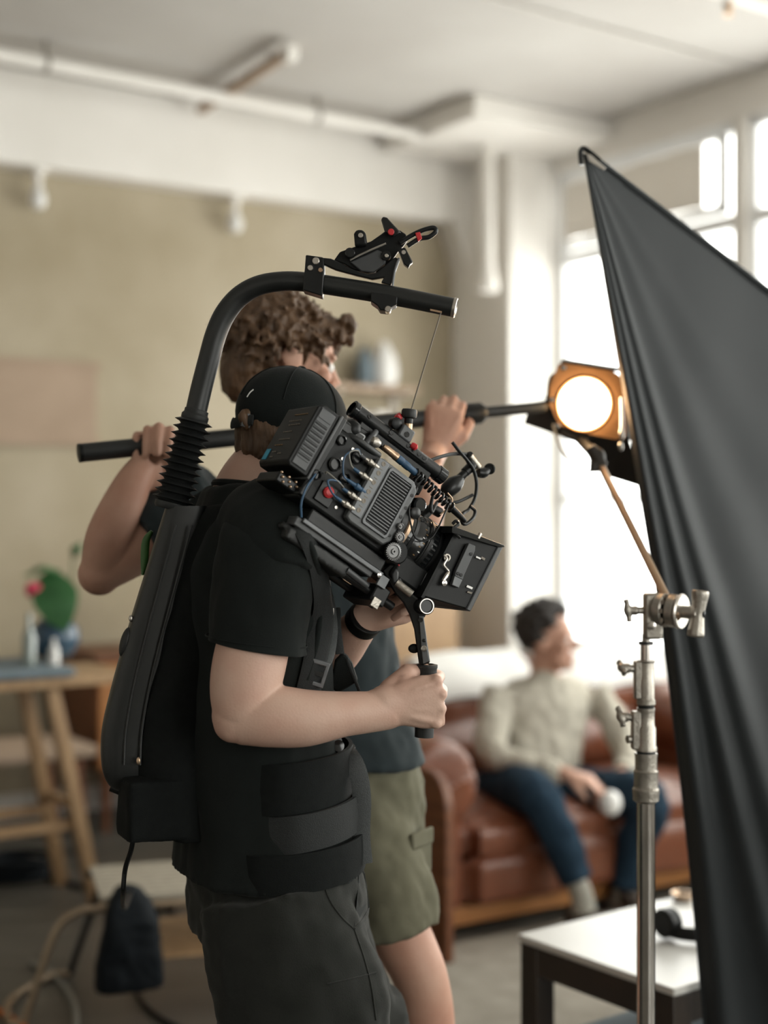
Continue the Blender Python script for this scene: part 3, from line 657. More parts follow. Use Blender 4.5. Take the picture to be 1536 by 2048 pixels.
def curls(root, L, s, n, mt, zmin, rr, seed, front=.07, nm='hair', box=None, vox=.006, dz=0):
    rnd = random.Random(seed); m = MB()
    m.ell(L(-.034, 0, .048 + dz), (.080 * s, .084 * s, .086 * s), box, 20, 14)
    k = 0
    while k < n:
        a = rnd.uniform(0, 6.283); z = rnd.uniform(-.95, 1); h = math.sqrt(max(0, 1 - z * z))
        f, r, u = -.018 + .098 * h * math.cos(a), .082 * h * math.sin(a), .045 + dz + .09 * z
        if (f > .045 and u < .112) or (f > .0 and u < .062): continue
        if u < zmin and f > -.035: continue
        q = rnd.uniform(.7, 1.25) * rr; m.ell(L(f, r, u), (q, q * rnd.uniform(.8, 1.5), q), box, 10, 6); k += 1
    return m
m = curls(root, L, 1.06, 190, 'hair_dark', -.012, .023, 3, .076, box=hax, dz=.012)
# trim the part that would cover the face: keep the cap behind the brow
organic(m, 'hair', 'hair_dark', root, voxel=.006, smooth=1, disp=lambda p, n: .012 * fbm(p, 38) + .006 * fbm(p, 80))
m = MB(); m.ell(P(1221, 1606, 5.18), (.040, .036, .046), n=20, m=14); tag(build(m, 'white_ball', 'white_ceramic'), 'small round white ball held at the knee of the seated man', 'ball')

# ================================================================== coffee table (front right)
ta, tb = V((.80, .60, 0)), V((.60, -.80, 0)); t0 = V((.332, 3.538, 0))
root = thing('coffee_table', 'low dark wooden coffee table with a pale top', 'table', t0 + ta * .6 + tb * .26)
def TB(x, y, z): return t0 + ta * x + tb * y + Z3 * z
TX = (ta, tb, Z3)
m = MB(); m.box(TB(.6, .255, .441), (1.2, .51, .018), TX); build(m, 'table_top', 'table_white', root, bevel=.003)
for y in (.02, .49):
    m = MB(); m.box(TB(.6, y, .396), (1.16, .025, .07), TX); build(m, 'apron', 'dark_wood', root)
for x in (.02, 1.18):
    m = MB(); m.box(TB(x, .255, .396), (.025, .47, .07), TX); build(m, 'apron', 'dark_wood', root)
for x in (.035, 1.165):
    for y in (.035, .475):
        m = MB(); m.box(TB(x, y, .216), (.06, .06, .43), TX); build(m, 'leg', 'dark_wood', root, bevel=.003)
m = MB(); m.box(TB(.6, .255, .19), (1.1, .42, .016), TX); build(m, 'shelf', 'blue_grey', root)
# headphones, red pen, small dish on the table
c = TB(.30, .36, .45)
root = thing('headphones', 'black headphones lying on the coffee table behind the stand', 'headphones', c)
m = MB(); pts = [c + ta * (.085 * math.cos(t) + .05) + tb * (.085 * math.sin(t) - .1) + Z3 * (.022) for t in [math.pi * k / 10 for k in range(11)]]; m.tube(pts, .010, 8, 3, flat=.017, up=Z3); build(m, 'headband', 'black_plastic', root)
for e in (pts[0], pts[-1]):
    m = MB(); m.lathe([(.03, -.018), (.036, -.012), (.036, .01), (.026, .018)], e + Z3 * .018 - tb * .01, ta, 18); ec = build(m, 'ear_cup', 'black_plastic', root)
    m = MB(); m.torus(e + Z3 * .018 - tb * .01 + ta * (.016 if e == pts[-1] else -.016), .026, .010, ta, 18, 8); build(m, 'ear_pad', 'rubber', ec)
c = TB(.20, .46, .457); root = thing('marker_pen', 'red and black marker pen on the coffee table corner', 'pen', c - Z3 * .007)
dr = V((.75, .6, 0)).normalized(); m = MB(); m.cyl(c + dr * .02, c + dr * .10, .0075); build(m, 'barrel', 'black_plastic', root)
m = MB(); m.cyl(c - dr * .02, c + dr * .02, .008); build(m, 'cap', 'red', root); m = MB(); m.box(c + dr * .005 + Z3 * .008, (.03, .003, .002), (dr, dr.cross(Z3), Z3)); build(m, 'clip', 'red', root)
c = fl_at(1366, 1800, .45); m = MB(); m.lathe([(.018, 0), (.028, .006), (.032, .02), (.028, .02), (.02, .008), (.004, .006)], c); tag(build(m, 'dish', 'brass'), 'tiny brown dish on the coffee table by the black cloth', 'dish')

# ================================================================== helper with the boom pole
DA = 3.0
HB = V((P(700, 1500, DA).x, DA + .05, 0))
root = thing('person', 'man with wavy brown hair in dark tee and olive shorts carrying a boom pole', 'person', HB)
fwA = V((math.cos(math.radians(52)), math.sin(math.radians(52)), 0)); rtA = fwA.cross(Z3)
bd = MB(k=2); hc = P(574, 726, 2.98); hf = V((.93, .30, -.22)).normalized()
L, hax = head(bd, hc, hf, V((.06, 0, 1)), .99)
eyes(root, L, hax, .99)
bd.tube([P(548, 985, 3.02), P(552, 900, 3.02), P(562, 830, 3.0), hc], [.085, .064, .062, .06], 20, 4)
torA = [(680, 1570, .165, .125), (674, 1500, .16, .12), (656, 1400, .155, .115), (632, 1280, .165, .12), (602, 1150, .185, .125), (575, 1040, .195, .115), (560, 985, .165, .09), (552, 945, .07, .07)]
seclimb(bd, [(P(u, v, 3.04), rtA * a * .95, fwA * b * .95) for u, v, a, b in torA])
aR = [P(415, 1010, 2.93), P(330, 1060, 2.88), P(262, 1105, 2.85), P(203, 1142, 2.83), P(222, 1070, 2.82), P(262, 975, 2.83), P(292, 925, 2.85)]
bd.tube(aR[:4], [.056, .054, .050, .043], 18, 5); bd.ell(aR[3] + V((-.004, 0, -.006)), .043)
bd.tube(aR[3:], [.042, .048, .038, .028], 18, 5)
aL = [P(690, 990, 3.12), P(760, 1060, 3.1), P(838, 1090, 3.06), P(848, 1010, 3.03), P(858, 925, 3.03)]
bd.tube(aL[:3], [.056, .05, .043], 18, 5); bd.tube(aL[2:], [.043, .044, .028], 18, 5)
pole0, pole1 = P(160, 906, 2.80), P(1062, 816, 3.19)
def onpole(u):
    t = (u - 160) / (1062 - 160.0)
    a, b = P(160, 906, 1), P(1062, 816, 1)
    # intersect the image column u with the pole line
    lo, hi = 0.0, 1.0
    for _ in range(40):
        mid = (lo + hi) / 2; q = pole0.lerp(pole1, mid)
        if q.x / q.y * FPX + 768 < u: lo = mid
        else: hi = mid
    return pole0.lerp(pole1, lo)
pd = (pole1 - pole0).normalized()
h1 = onpole(300); h2 = onpole(895)
hand(bd, h1 + V((.0, .024, -.070)), V((.05, 0, 1)), V((.1, -1, 0)), pd, ((70, 82, 18), (72, 84, 16), (74, 84, 16), (76, 84, 18)), 1.06, thumb=[(.012, .024, .008), (.04, .045, .012), (.055, .06, .03), (.05, .066, .05)])
bd.tube([aR[-1], h1 + V((0, .024, -.070))], [.029, .029], 14, 1)
hand(bd, h2 + V((-.03, -.034, -.075)), V((.28, 0, 1)), V((.05, 1, 0)), pd, (50, 75, 50), 1.02, thumb=[(.012, .024, .008), (.045, .05, .012), (.075, .056, .028), (.085, .045, .05)])
bd.tube([aL[-1], h2 + V((-.03, -.034, -.075))], [.029, .028], 14, 1)
def leg3(pts, r): bd.tube(pts, r, 18, 6)
gR = [P(690, 1600, 2.98), P(728, 1700, 2.95), P(792, 1850, 2.92), P(842, 1960, 2.90), P(856, 2080, 2.92)]
rk = gR[-1]; gR += [V((rk.x + .01, rk.y + .04, .22)), V((rk.x + .0, rk.y + .06, .06))]
gL = [P(650, 1600, 3.2), P(620, 1700, 3.25), P(600, 1850, 3.28), P(585, 1960, 3.3), P(580, 2080, 3.32)]
rk2 = gL[-1]; gL += [V((rk2.x, rk2.y + .04, .22)), V((rk2.x, rk2.y + .06, .06))]
for G in (gR, gL): leg3(G, [.09, .085, .066, .056, .057, .042, .036])
organic(bd, 'body', 'skin_ruddy', root, voxel=.0038, smooth=5)
m = MB(); seclimb(m, [(P(u, v, 3.04), rtA * (a + (.034 if v > 1480 else .02)), fwA * (b + (.034 if v > 1480 else .02))) for u, v, a, b in [(678, 1520, .165, .12)] + torA[2:-1] + [(552, 962, .09, .08)]])
m.tube([aR[0] + V((.03, 0, .02)), aR[0] + V((0, 0, .0)), aR[1], aR[1].lerp(aR[2], .55)], [.085, .085, .080, .080], 20, 4)
m.tube([aL[0] + V((-.03, 0, .02)), aL[0], aL[1].lerp(aL[0], .1)], [.08, .08, .075], 20, 4)
organic(m, 'tee_shirt', 'tee_slate', root, voxel=.008, smooth=3, disp=lambda p, n: .010 * fbm(V((p.x, p.y, p.z * .5)), 12) + .004 * fbm(p, 30))
m = MB(); seclimb(m, [(P(680, 1660, 3.05), rtA * .185, fwA * .15), (P(684, 1580, 3.04), rtA * .182, fwA * .145), (P(680, 1490, 3.04), rtA * .172, fwA * .132)])
m.tube([gR[0], gR[1], gR[1].lerp(gR[2], .55), gR[2] + V((-.008, 0, -.02))], [.12, .115, .108, .100], 22, 5); m.tube([gL[0], gL[1], gL[1].lerp(gL[2], .55), gL[2]], [.12, .115, .108, .1], 22, 5)
so = organic(m, 'shorts', 'shorts_olive', root, voxel=.008, smooth=3, disp=lambda p, n: .010 * fbm(V((p.x, p.y, p.z * .6)), 14) + .004 * fbm(p, 36))
pk = P(840, 1706, 2.93); m = MB(); px_ = V((.25, .30, 0)).normalized(); m.box(pk, (.010, .09, .09), (V((.80, -.55, .18)).normalized(), V((.5, .85, 0)).normalized(), Z3)); build(m, 'cargo_pocket', 'shorts_olive', so, bevel=.006)
m = MB(); m.box(pk + V((.003, -.002, .030)), (.012, .092, .036), (V((.80, -.55, .18)).normalized(), V((.5, .85, 0)).normalized(), Z3)); build(m, 'pocket_flap', 'shorts_olive', so, bevel=.006)
for G, f in ((gR, V((.8, .4, 0))), (gL, V((.6, .7, 0)))):
    an = G[-1]; m = MB(); m.tube([V((an.x, an.y, .2)), V((an.x, an.y, .06))], [.044, .046], 14, 1); build(m, 'sock', 'sock', root); shoe(root, V((an.x, an.y, 0)) - f.normalized() * .06, f)
# wavy hair: scalp mass and locks
rnd = random.Random(5); m = MB()
m.ell(L(-.030, 0, .050), (.084, .108, .074), hax, 24, 16); m.ell(L(-.088, 0, -.022), (.068, .050, .085), hax, 18, 12); m.ell(L(.050, 0, .084), (.068, .055, .038), hax, 18, 12)
k = 0
while k < 380:
    a = rnd.uniform(0, 6.283); z = rnd.uniform(-.75, 1); h = math.sqrt(max(0, 1 - z * z)); f, r, u = -.028 + .112 * h * math.cos(a), .092 * h * math.sin(a), .046 + .082 * z
    if (f > .048 and u < .07) or (u < .030 and -.04 < f < .014) or (f > .012 and u < .022): continue
    q = rnd.uniform(.0045, .008); c = L(f, r, u); tn = V((rnd.uniform(-1, 1), rnd.uniform(-1, 1), rnd.uniform(-1.6, .1))).normalized(); sd = tn.cross(c - hc).normalized(); out = (c - hc).normalized()
    m.tube([c - tn * .03, c + sd * .008 + out * .006, c + tn * .028 - sd * .006 + out * .002, c + tn * .05], [q * .6, q, q * .9, q * .25], 8, 3); k += 1
for k in range(26):   # fringe curls
    r = rnd.uniform(-.07, .07); c = L(.066 + rnd.uniform(-.012, .022), r, .090 + rnd.uniform(-.028, .018)); m.tube([c, c + hax[1] * .016 + hax[2] * .012, c + hax[1] * .030 - hax[2] * .006, c + hax[1] * .024 - hax[2] * .02], [.010, .011, .009, .003], 8, 3)
organic(m, 'hair', 'hair_brown', root, voxel=.0036, smooth=6, disp=lambda p, n: .004 * fbm(V((p.x, p.y, p.z * .5)), 60) + .003 * fbm(V((p.x, p.y, p.z * .4)), 150))
# boom pole
root = thing('boom_pole', 'long black telescopic boom pole resting in both hands of the helper', 'pole', pole0)
ln = (pole1 - pole0).length; j = onpole(945)
m = MB(); m.cyl(pole0, j, .0185, n=24); build(m, 'grip_tube', 'rubber', root, bevel=.002)
m = MB(); m.lathe([(.019, -.03), (.024, -.028), (.024, .018), (.016, .03)], j, pd); build(m, 'lock_collar', 'black_plastic', root)
m = MB(); m.cyl(j, pole1 + pd * .03, .0125, n=20); build(m, 'inner_tube', 'carbon', root)
m = MB(); m.lathe([(.014, -.004), (.019, -.003), (.019, .004), (.012, .004)], pole0, pd); build(m, 'end_cap', 'black_plastic', root)

# ================================================================== lamp
DL = 3.2
lc = P(1168, 808, DL); ln_ = V((-.10, -.99, -.06)).normalized(); lx, ly, lz = basis(ln_)   # lz faces the camera
lx = V((1, -.1, 0)).normalized(); lx = (lx - ln_ * lx.dot(ln_)).normalized(); ly = ln_.cross(lx); ly = ly if ly.z > 0 else -ly
root = thing('stage_lamp', 'glowing round stage lamp with bronze front plate and barn doors', 'lamp', lc - Z3 * .1)
def LP(u, v): q = P(u, v, DL) - lc; return (q.dot(lx), q.dot(ly))
plate = [LP(*k) for k in ((1117, 727), (1128, 726), (1232, 744), (1243, 756), (1254, 870), (1246, 882), (1196, 872), (1150, 862), (1118, 850), (1098, 806), (1100, 775))]
pm = MB()
ring = [(.0565 * math.cos(2 * math.pi * k / 44), .0565 * math.sin(2 * math.pi * k / 44)) for k in range(44)]
def ray_poly(ang):
    d = (math.cos(ang), math.sin(ang)); best = None
    for i in range(len(plate)):
        a, b = plate[i], plate[(i + 1) % len(plate)]; ex_, ey_ = b[0] - a[0], b[1] - a[1]; dn = d[0] * ey_ - d[1] * ex_
        if abs(dn) < 1e-9: continue
        t = (a[0] * ey_ - a[1] * ex_) / dn; s_ = (a[0] * d[1] - a[1] * d[0]) / dn
        if t > 0 and -.001 <= s_ <= 1.001 and (best is None or t < best): best = t
    return (d[0] * best, d[1] * best)
outer = [ray_poly(2 * math.pi * k / 44) for k in range(44)]
pm.rings([[lc + lx * x + ly * y + ln_ * d for x, y in rr] for rr, d in ((ring, -.012), (ring, 0), (outer, 0), (outer, -.012))], False, True)
build(pm, 'front_plate', 'lamp_body', root, sharp=30)
m = MB(); m.lathe([(.057, -.012), (.057, .012), (.053, .022), (.042, .032), (.026, .039), (.006, .042)], lc, ln_, 40); build(m, 'fresnel_lens', 'lens_lit', root)
m = MB(); m.torus(lc + ln_ * .002, .0605, .0035, ln_, 40, 8); build(m, 'lens_ring', 'lamp_body', root)
m = MB(); m.lathe([(.078, -.012), (.082, -.05), (.082, -.15), (.07, -.19), (.03, -.2)], lc, ln_, 28); build(m, 'housing', 'lamp_dark', root)
for k in range(5):
    m = MB(); m.lathe([(.08, -.004), (.087, -.003), (.087, .003), (.08, .004)], lc - ln_ * (.06 + .022 * k), ln_, 28); build(m, 'cooling_fin', 'lamp_dark', root)
m = MB(); q = P(1096, 775, DL + .04); m.lathe([(.010, 0), (.030, .004), (.032, .02), (.022, .03), (.004, .032)], q + V((.03, 0, 0)), V((-1, 0, .1))); build(m, 'tilt_knob', 'lamp_body', root)
def panel(nm, pts, d0, d1=None, th=.006, m_='lamp_dark', hinge=None):
    """thin sheet through image points, at depths per point"""
    w_ = [P(u, v, d) for (u, v), d in zip(pts, d0)]; c = sum(w_, V()) / len(w_); n = (w_[1] - w_[0]).cross(w_[2] - w_[0]).normalized()
    m = MB(); k = len(w_); m.add([p - n * th / 2 for p in w_] + [p + n * th / 2 for p in w_], [tuple(range(k))[::-1], tuple(range(k, 2 * k))] + [(i, (i + 1) % k, k + (i + 1) % k, k + i) for i in range(k)]); return build(m, nm, m_, root)
panel('barn_door', ((1112, 802), (1062, 806), (1050, 848), (1122, 872)), (3.225, 3.29, 3.29, 3.225))
panel('barn_door', ((1165, 862), (1256, 872), (1290, 975), (1216, 952)), (3.225, 3.225, 3.29, 3.29))
panel('barn_door', ((1240, 752), (1254, 876), (1300, 905), (1285, 738)), (3.225, 3.225, 3.29, 3.29))
panel('barn_door', ((1122, 724), (1236, 742), (1245, 738), (1130, 720)), (3.2, 3.2, 3.30, 3.30))
m = MB(); m.tube([P(1243, 795, 3.17), P(1244, 840, 3.165), P(1243, 862, 3.16)], .0035, 8, 3); m.ell(P(1243, 868, 3.16), (.006, .006, .014)); m.ell(P(1241, 893, 3.16), (.006, .006, .010)); build(m, 'latch', 'chrome', root)
for u, v in ((1127, 736), (1104, 800), (1115, 852)):
    m = MB(); m.lathe([(.006, 0), (.006, .003), (.002, .004)], P(u, v, DL) - ln_ * .002, ln_, 10); build(m, 'rivet', 'chrome', root)
m = MB(); m.tube([P(1105, 848, 3.22), P(1118, 890, 3.22), P(1145, 925, 3.2), P(1168, 942, 3.17), P(1195, 940, 3.14)], .003, 8, 6); build(m, 'power_lead', 'cable_grey', root)
m = MB(); m.tube([P(1096, 790, 3.25), P(1110, 700, 3.30), P(1180, 690, 3.33)], .006, 8, 4); 
m = MB(); m.tube([P(1150, 868, 3.24), P(1175, 895, 3.2), P(1192, 912, 3.12)], .012, 10, 3); build(m, 'mount_arm', 'lamp_dark', root)
m = MB(); m.cyl(pole1 + pd * .02, lc - ln_ * .07 - lx * .06, .013); build(m, 'pole_socket', 'lamp_dark', root)
lp = bpy.data.lights.new('lamp_spot', 'SPOT'); lp.energy = 1.5; lp.color = (1, .50, .20); lp.spot_size = math.radians(150); lp.spot_blend = 1.0; lp.shadow_soft_size = .05
so = bpy.data.objects.new('lamp_spot', lp); col.objects.link(so); so.location = lc + ln_ * .055 - BASE[root]; so.parent = root
so.rotation_euler = ln_.to_track_quat('-Z', 'Y').to_euler()

# ================================================================== stand with grip head
DS = 2.75; SC = DS / FPX
sx = P(1292, 1300, DS).x
def S(v, du=0.0): q = P(1292, v, DS); return V((sx + du * SC, DS, q.z))
root = thing('grip_stand', 'silver steel grip stand with a clamp head in front of the black cloth', 'stand', V((sx, DS, 0)))
def lat(nm, prof, m_, n=24):   # prof of (radius px, image row)
    m = MB(); z0 = S(prof[0][1]).z; m.lathe([(r * SC, S(v).z - z0) for r, v in prof], S(prof[0][1]), Z3, n); return build(m, nm, m_, root, sharp=30)
q = S(2048); m = MB(); m.cyl(V((sx, DS, .10)), V((sx, DS, S(1600).z)), 18.5 * SC, n=24); build(m, 'base_column', 'chrome', root)
lat('lower_casting', [(21, 1604), (26, 1600), (26, 1590), (27, 1586), (27, 1578), (24, 1574), (24, 1546), (25, 1542), (22, 1538), (22, 1515), (23, 1508), (23, 1506)], 'cast_metal')
lat('seal_ring', [(19, 1506), (19, 1501)], 'rubber')
lat('middle_casting', [(22, 1501), (22, 1494), (20, 1490), (20, 1456), (17, 1450), (17, 1424), (18, 1420), (18, 1416)], 'cast_metal')
lat('seal_ring', [(16, 1416), (17, 1410)], 'rubber')
lat('upper_casting', [(17, 1410), (19, 1408), (19, 1400), (17, 1397), (17, 1360), (16, 1357), (16, 1325), (18, 1322), (18, 1320)], 'cast_metal')
m = MB(); m.box(S(1460, -20), (18 * SC, 26 * SC, 76 * SC)); build(m, 'clamp_block', 'cast_metal', root, bevel=.003)
m = MB(); m.box(S(1360, -16), (16 * SC, 24 * SC, 76 * SC)); build(m, 'clamp_block', 'cast_metal', root, bevel=.003)
lat('riser_tube', [(11, 1322), (11, 1288)], 'chrome')
lat('seal_ring', [(15, 1289), (15, 1283)], 'rubber')
lat('spigot', [(8, 1284), (8, 1268)], 'cast_metal')
def tee(nm, c, ax, ln, wing, ang, m_='cast_metal'):
    """T-shaped wing screw: shaft from c along ax, wing across"""
    ax = ax.normalized(); e = c + ax * ln; up = (Z3 * math.cos(ang) + ax.cross(Z3) * math.sin(ang) + ax * .15).normalized()
    m = MB(); m.cyl(c, c + ax * ln * .5, .0075, n=12); m.tube([c + ax * ln * .45, e], [.010, .008], 12, 1)
    m.tube([e - up * wing, e - up * wing * .55 - ax * .001, e, e + up * wing * .55 - ax * .001, e + up * wing], [.0075, .0065, .0085, .0065, .0075], 12, 4, flat=[.0055, .0055, .008, .0055, .0055], up=ax)
    return organic(m, nm, m_, root, voxel=.0018, smooth=2)
tee('wing_screw', S(1435, -26), V((-1, -.1, .08)), 26 * SC, 21 * SC, .55)
tee('wing_screw', S(1338, -22), V((-1, -.1, .10)), 28 * SC, 17 * SC, .9)
m = MB(); m.lathe([(.008, 0), (.008, .012), (.004, .013)], S(1478, -26), V((-1, -.3, 0))); build(m, 'rivet', 'cast_metal', root)
# grip head
m = MB(); gx = 1302
gb = S(1232, 12)
m.box(gb, (34 * SC, 34 * SC, 92 * SC)); build(m, 'head_block', 'cast_metal', root, bevel=.005)
m = MB(); m.box(S(1264, 24), (16 * SC, 20 * SC, 26 * SC)); build(m, 'head_lip', 'cast_metal', root, bevel=.002)
m = MB(); m.lathe([(.008, 0), (.008, .004), (.003, .005)], S(1250, 8) - V((0, 17 * SC, 0)), V((0, -1, 0)), 14); build(m, 'rivet', 'chrome', root)
tee('wing_screw', S(1221, -4), V((-1, -.12, 0)), 34 * SC, 23 * SC, .05)
ga = V((.80, -.59, -.06)).normalized(); g0_ = S(1218, 22)
def disc(nm, h0, h1, r, m_='cast_metal', ch=.003):
    m = MB(); m.lathe([(r - ch, h0), (r, h0 + ch), (r, h1 - ch), (r - ch, h1)], g0_, ga, 32); return build(m, nm, m_, root, sharp=40)
disc('grip_disc', .0, .020, 33 * SC); disc('washer', .020, .026, 26 * SC, 'rubber'); disc('grip_disc', .026, .046, 33 * SC); disc('face_plate', .046, .054, 36 * SC, 'steel')
for k in range(10):
    a = 2 * math.pi * k / 10; bx, by, bz = basis(ga); m = MB(); m.box(g0_ + ga * .023 + (bx * math.cos(a) + by * math.sin(a)) * 30 * SC, (.006, .008, .006), (bx, by, bz)); build(m, 'tooth', 'cast_metal', root)
hk = g0_ + ga * .085
m = MB(); m.tube([g0_ + ga * .05, g0_ + ga * .075, hk], [.012, .013, .016], 16, 2); ht = V((.16, -.05, 1)).normalized(); ht = (ht - ga * ht.dot(ga) * .6).normalized()
m.tube([hk - ht * 46 * SC, hk - ht * 38 * SC, hk, hk + ht * 38 * SC, hk + ht * 46 * SC], [.0155, .0165, .0125, .0165, .0150], 20, 4); organic(m, 'tee_handle', 'cast_metal', root, voxel=.002, smooth=2)
m = MB(); m.ell(hk + ga * .0105, (.006, .009, .004), (ht.cross(ga), ht, ga)); build(m, 'handle_hole', 'black_metal', root)
a0 = g0_ + ga * .023 + V((0, 0, .018)); a1 = P(1198, 925, 3.10)
m = MB(); m.cyl(a0 - (a1 - a0).normalized() * .05, a1, .0085, n=16); build(m, 'grip_arm', 'brass', root)  # the lamp's warm reflection is put into the arm's brass colour
m = MB(); m.ell(P(1195, 915, 3.1), (.018, .018, .022)); m.cyl(P(1180, 895, 3.1), P(1206, 935, 3.09), .014); m.box(P(1190, 935, 3.09), (.022, .022, .02)); organic(m, 'knuckle', 'lamp_dark', root, voxel=.003, smooth=2)
for k in range(3):
    a = math.radians(200 + 120 * k); dr = V((math.cos(a), math.sin(a), 0)); m = MB(); b = V((sx, DS, 0)); h = .14 + .05 * k
    m.tube([b + Z3 * (h + .06) + dr * .02, b + Z3 * (h + .05) + dr * .07, b + Z3 * .07 + dr * .16, b + Z3 * .022 + dr * .30, b + Z3 * .013 + dr * .46], .0125, 12, 5); lg = build(m, 'leg', 'chrome', root)
    m = MB(); m.lathe([(.019, -.025), (.019, .02), (.01, .024)], b + Z3 * .0135 + dr * .45, dr, 12); build(m, 'foot', 'rubber', lg)
    m = MB(); m.lathe([(.024, -.02), (.03, -.016), (.03, .03), (.024, .034)], b + Z3 * (h + .06), Z3); build(m, 'leg_collar', 'cast_metal', root)

# ================================================================== black flag cloth
DF = 2.98; ap = (1166, 300)
def fpt(s_, rho, back=0.0):
    """s_: sideways per row (tangent from the top corner), rho: rows below the corner"""
    lo = .165 - .028 * max(0, (rho - 900) / 850.0)
    t = max(0.0, s_ - .165); st_ = lo + t
    u, v = ap[0] + st_ * rho, ap[1] + rho
    k = min(1, rho / 900.0)
    amp = .004 + .034 * k * k
    w_ = 0
    for c, wd, a in ((.192, .012, .45), (.225, .016, .7), (.275, .022, .8), (.40, .06, .45), (.60, .10, .25)):
        x = (s_ - c - .03 * (rho / 1500.0) ** 2 * (c > .2)) / (wd * (.7 + .5 * k)); w_ += a * math.exp(-x * x)
    d = DF - amp * w_ + .05 * (s_ - .165) * k + .006 * fbm((u / 120, v / 260, 0), 1) * (.4 + k)
    d += .022 * math.exp(-((s_ - .165) / .012) ** 2) * min(1, rho / 300.0)
    wq = 1 - min(1, max(0, (rho - 650) / 700.0)); wq = wq * wq * (3 - 2 * wq)
    d += (u - 1166) / FPX * 3.0 * .55 * wq + .15 * max(0, rho - 900) / FPX * 3.0
    return P(u, v, d) + V((0, back, 0))
svals = [.165 + (1.325 - .165) * (i / 110.0) ** 1.9 for i in range(111)]; NR = 90
root = thing('flag_cloth', 'large black flag cloth hanging in folds at the right edge', 'cloth', V((P(1450, 1024, DF).x, DF, 0)))
m = MB(); vs_, fs_ = [], []
for i, s_ in enumerate(svals):
    umax = 700.0; rmax = min(2150.0, umax / max(s_ - .02, .05)) if s_ > .34 else 2150.0
    for j in range(NR + 1):
        rho = 8 + (rmax - 8) * (j / NR) ** 1.15; vs_.append(fpt(s_, rho))
for i in range(len(svals) - 1):
    for j in range(NR):
        a = i * (NR + 1) + j; fs_.append((a, a + 1, a + NR + 2, a + NR + 1))
m.add(vs_, fs_); fc = build(m, 'cloth_sheet', 'flag_cloth', root, sharp=0)
sd = fc.modifiers.new('thick', 'SOLIDIFY'); sd.thickness = .003; sd.offset = 0
# hem along the sloping top edge, rod inside, corner ring
hp = [fpt(1.325 - .012, r) for r in (10, 100, 200, 300, 400, 480, 520)]
m = MB(); m.tube([p + V((0, -.001, .002)) for p in hp], .006, 10, 3); build(m, 'frame_rod', 'flag_cloth', root)
m = MB(); m.tube([fpt(1.325 - .13 * min(1, 60 / r) - .02, r) + V((0, -.0035, 0)) for r in (70, 150, 250, 350, 450, 520)], .0016, 6, 4); build(m, 'hem_seam', 'flag_cloth', root)
tip = fpt(.6, 8)
m = MB(); m.tube([P(1163, 330, DF - .002), P(1161, 305, DF - .004), P(1167, 297, DF - .004), P(1180, 305, DF - .004), P(1200, 322, DF - .004)], .0055, 10, 5); build(m, 'corner_rod', 'black_metal', root)
m = MB(); n_ = V((0, -1, 0)); pts = [P(1173, 306, DF - .012), P(1184, 310, DF - .014), P(1212, 335, DF - .014), P(1208, 340, DF - .014), P(1178, 322, DF - .012)]
m.prism([((p - pts[0]).x, (p - pts[0]).z) for p in pts], pts[0], V((1, 0, 0)), Z3, V((0, 1, 0)), 0, .004); build(m, 'corner_tab', 'steel', root, bevel=.001)

# ================================================================== camera operator
DO = 2.55
YO = math.radians(25); fwO = V((math.cos(YO), math.sin(YO), 0)); rtO = V((math.sin(YO), -math.cos(YO), 0))
HB = V((P(540, 1700, DO).x, DO, 0))
root = thing('person', 'man in black cap, black tee and grey trousers wearing the camera rig', 'person', HB)
bd = MB(k=2); hc = P(586, 893, 2.575)
hfw = V((.86, .46, -.22)).normalized()
L, hax = head(bd, hc, hfw, V((.10, .05, 1)), 1.0); eyes(root, L, hax)
bd.tube([P(497, 1030, 2.55), P(505, 975, 2.55), P(528, 935, 2.56), P(560, 905, 2.57)], [.085, .066, .058, .058], 22, 4)
torO = [(535, 1720, .19, .148), (530, 1640, .18, .14), (520, 1560, .178, .136), (508, 1450, .18, .130), (500, 1330, .19, .124), (494, 1200, .20, .124), (492, 1110, .20, .115), (495, 1055, .175, .10), (500, 1015, .125, .085), (503, 985, .085, .075)]
seclimb(bd, [(P(u, v, DO), rtO * a * .9, fwO * b * .9) for u, v, a, b in torO])
sh = P(556, 1085, 2.38)
arm = [sh, P(532, 1180, 2.36), P(498, 1330, 2.335), P(484, 1415, 2.325), P(480, 1458, 2.325)]
bd.tube(arm, [.058, .056, .0605, .051, .030], 22, 6)
bd.ell(P(476, 1430, 2.325), (.043, .043, .046)); bd.ell(P(468, 1444, 2.325), (.034, .038, .034))
wr = P(775, 1420, 2.365)
fo = [P(482, 1428, 2.325), P(545, 1432, 2.325), P(610, 1436, 2.33), P(690, 1428, 2.345), wr]
bd.tube(fo, [.044, .050, .046, .037, .0275], 22, 6, flat=[.050, .051, .047, .037, .0305], up=Z3)
gripc = P(851, 1400, 2.405)                                       # centre of the hand grip
Dh = V((.985, .13, .07)).normalized(); Th = V((-.10, 0, .995)).normalized()
Nh = V((-.13, .985, 0)).normalized()
wr2 = P(768, 1412, 2.362)
hand(bd, wr2, Dh, Nh, Th, ((72, 88, 55), (74, 90, 55), (76, 92, 55), (78, 94, 55)), 1.06, thumb=[(.010, .022, .010), (.044, .046, .022), (.074, .044, .040), (.098, .032, .050)], fat=1.06)
for k, (t, d) in enumerate(((.034, .088), (.0115, .094), (-.011, .090), (-.033, .080))): bd.ell(wr2 + Dh * (d) * 1.03 + Th * t * 1.06 - Nh * .008, (.011, .011, .010), n=12, m=8)
bd.tube([fo[3], wr, wr2, wr2 + Dh * .03], [.036, .028, .027, .022], 20, 4, flat=[.037, .0325, .0345, .036], up=Z3)
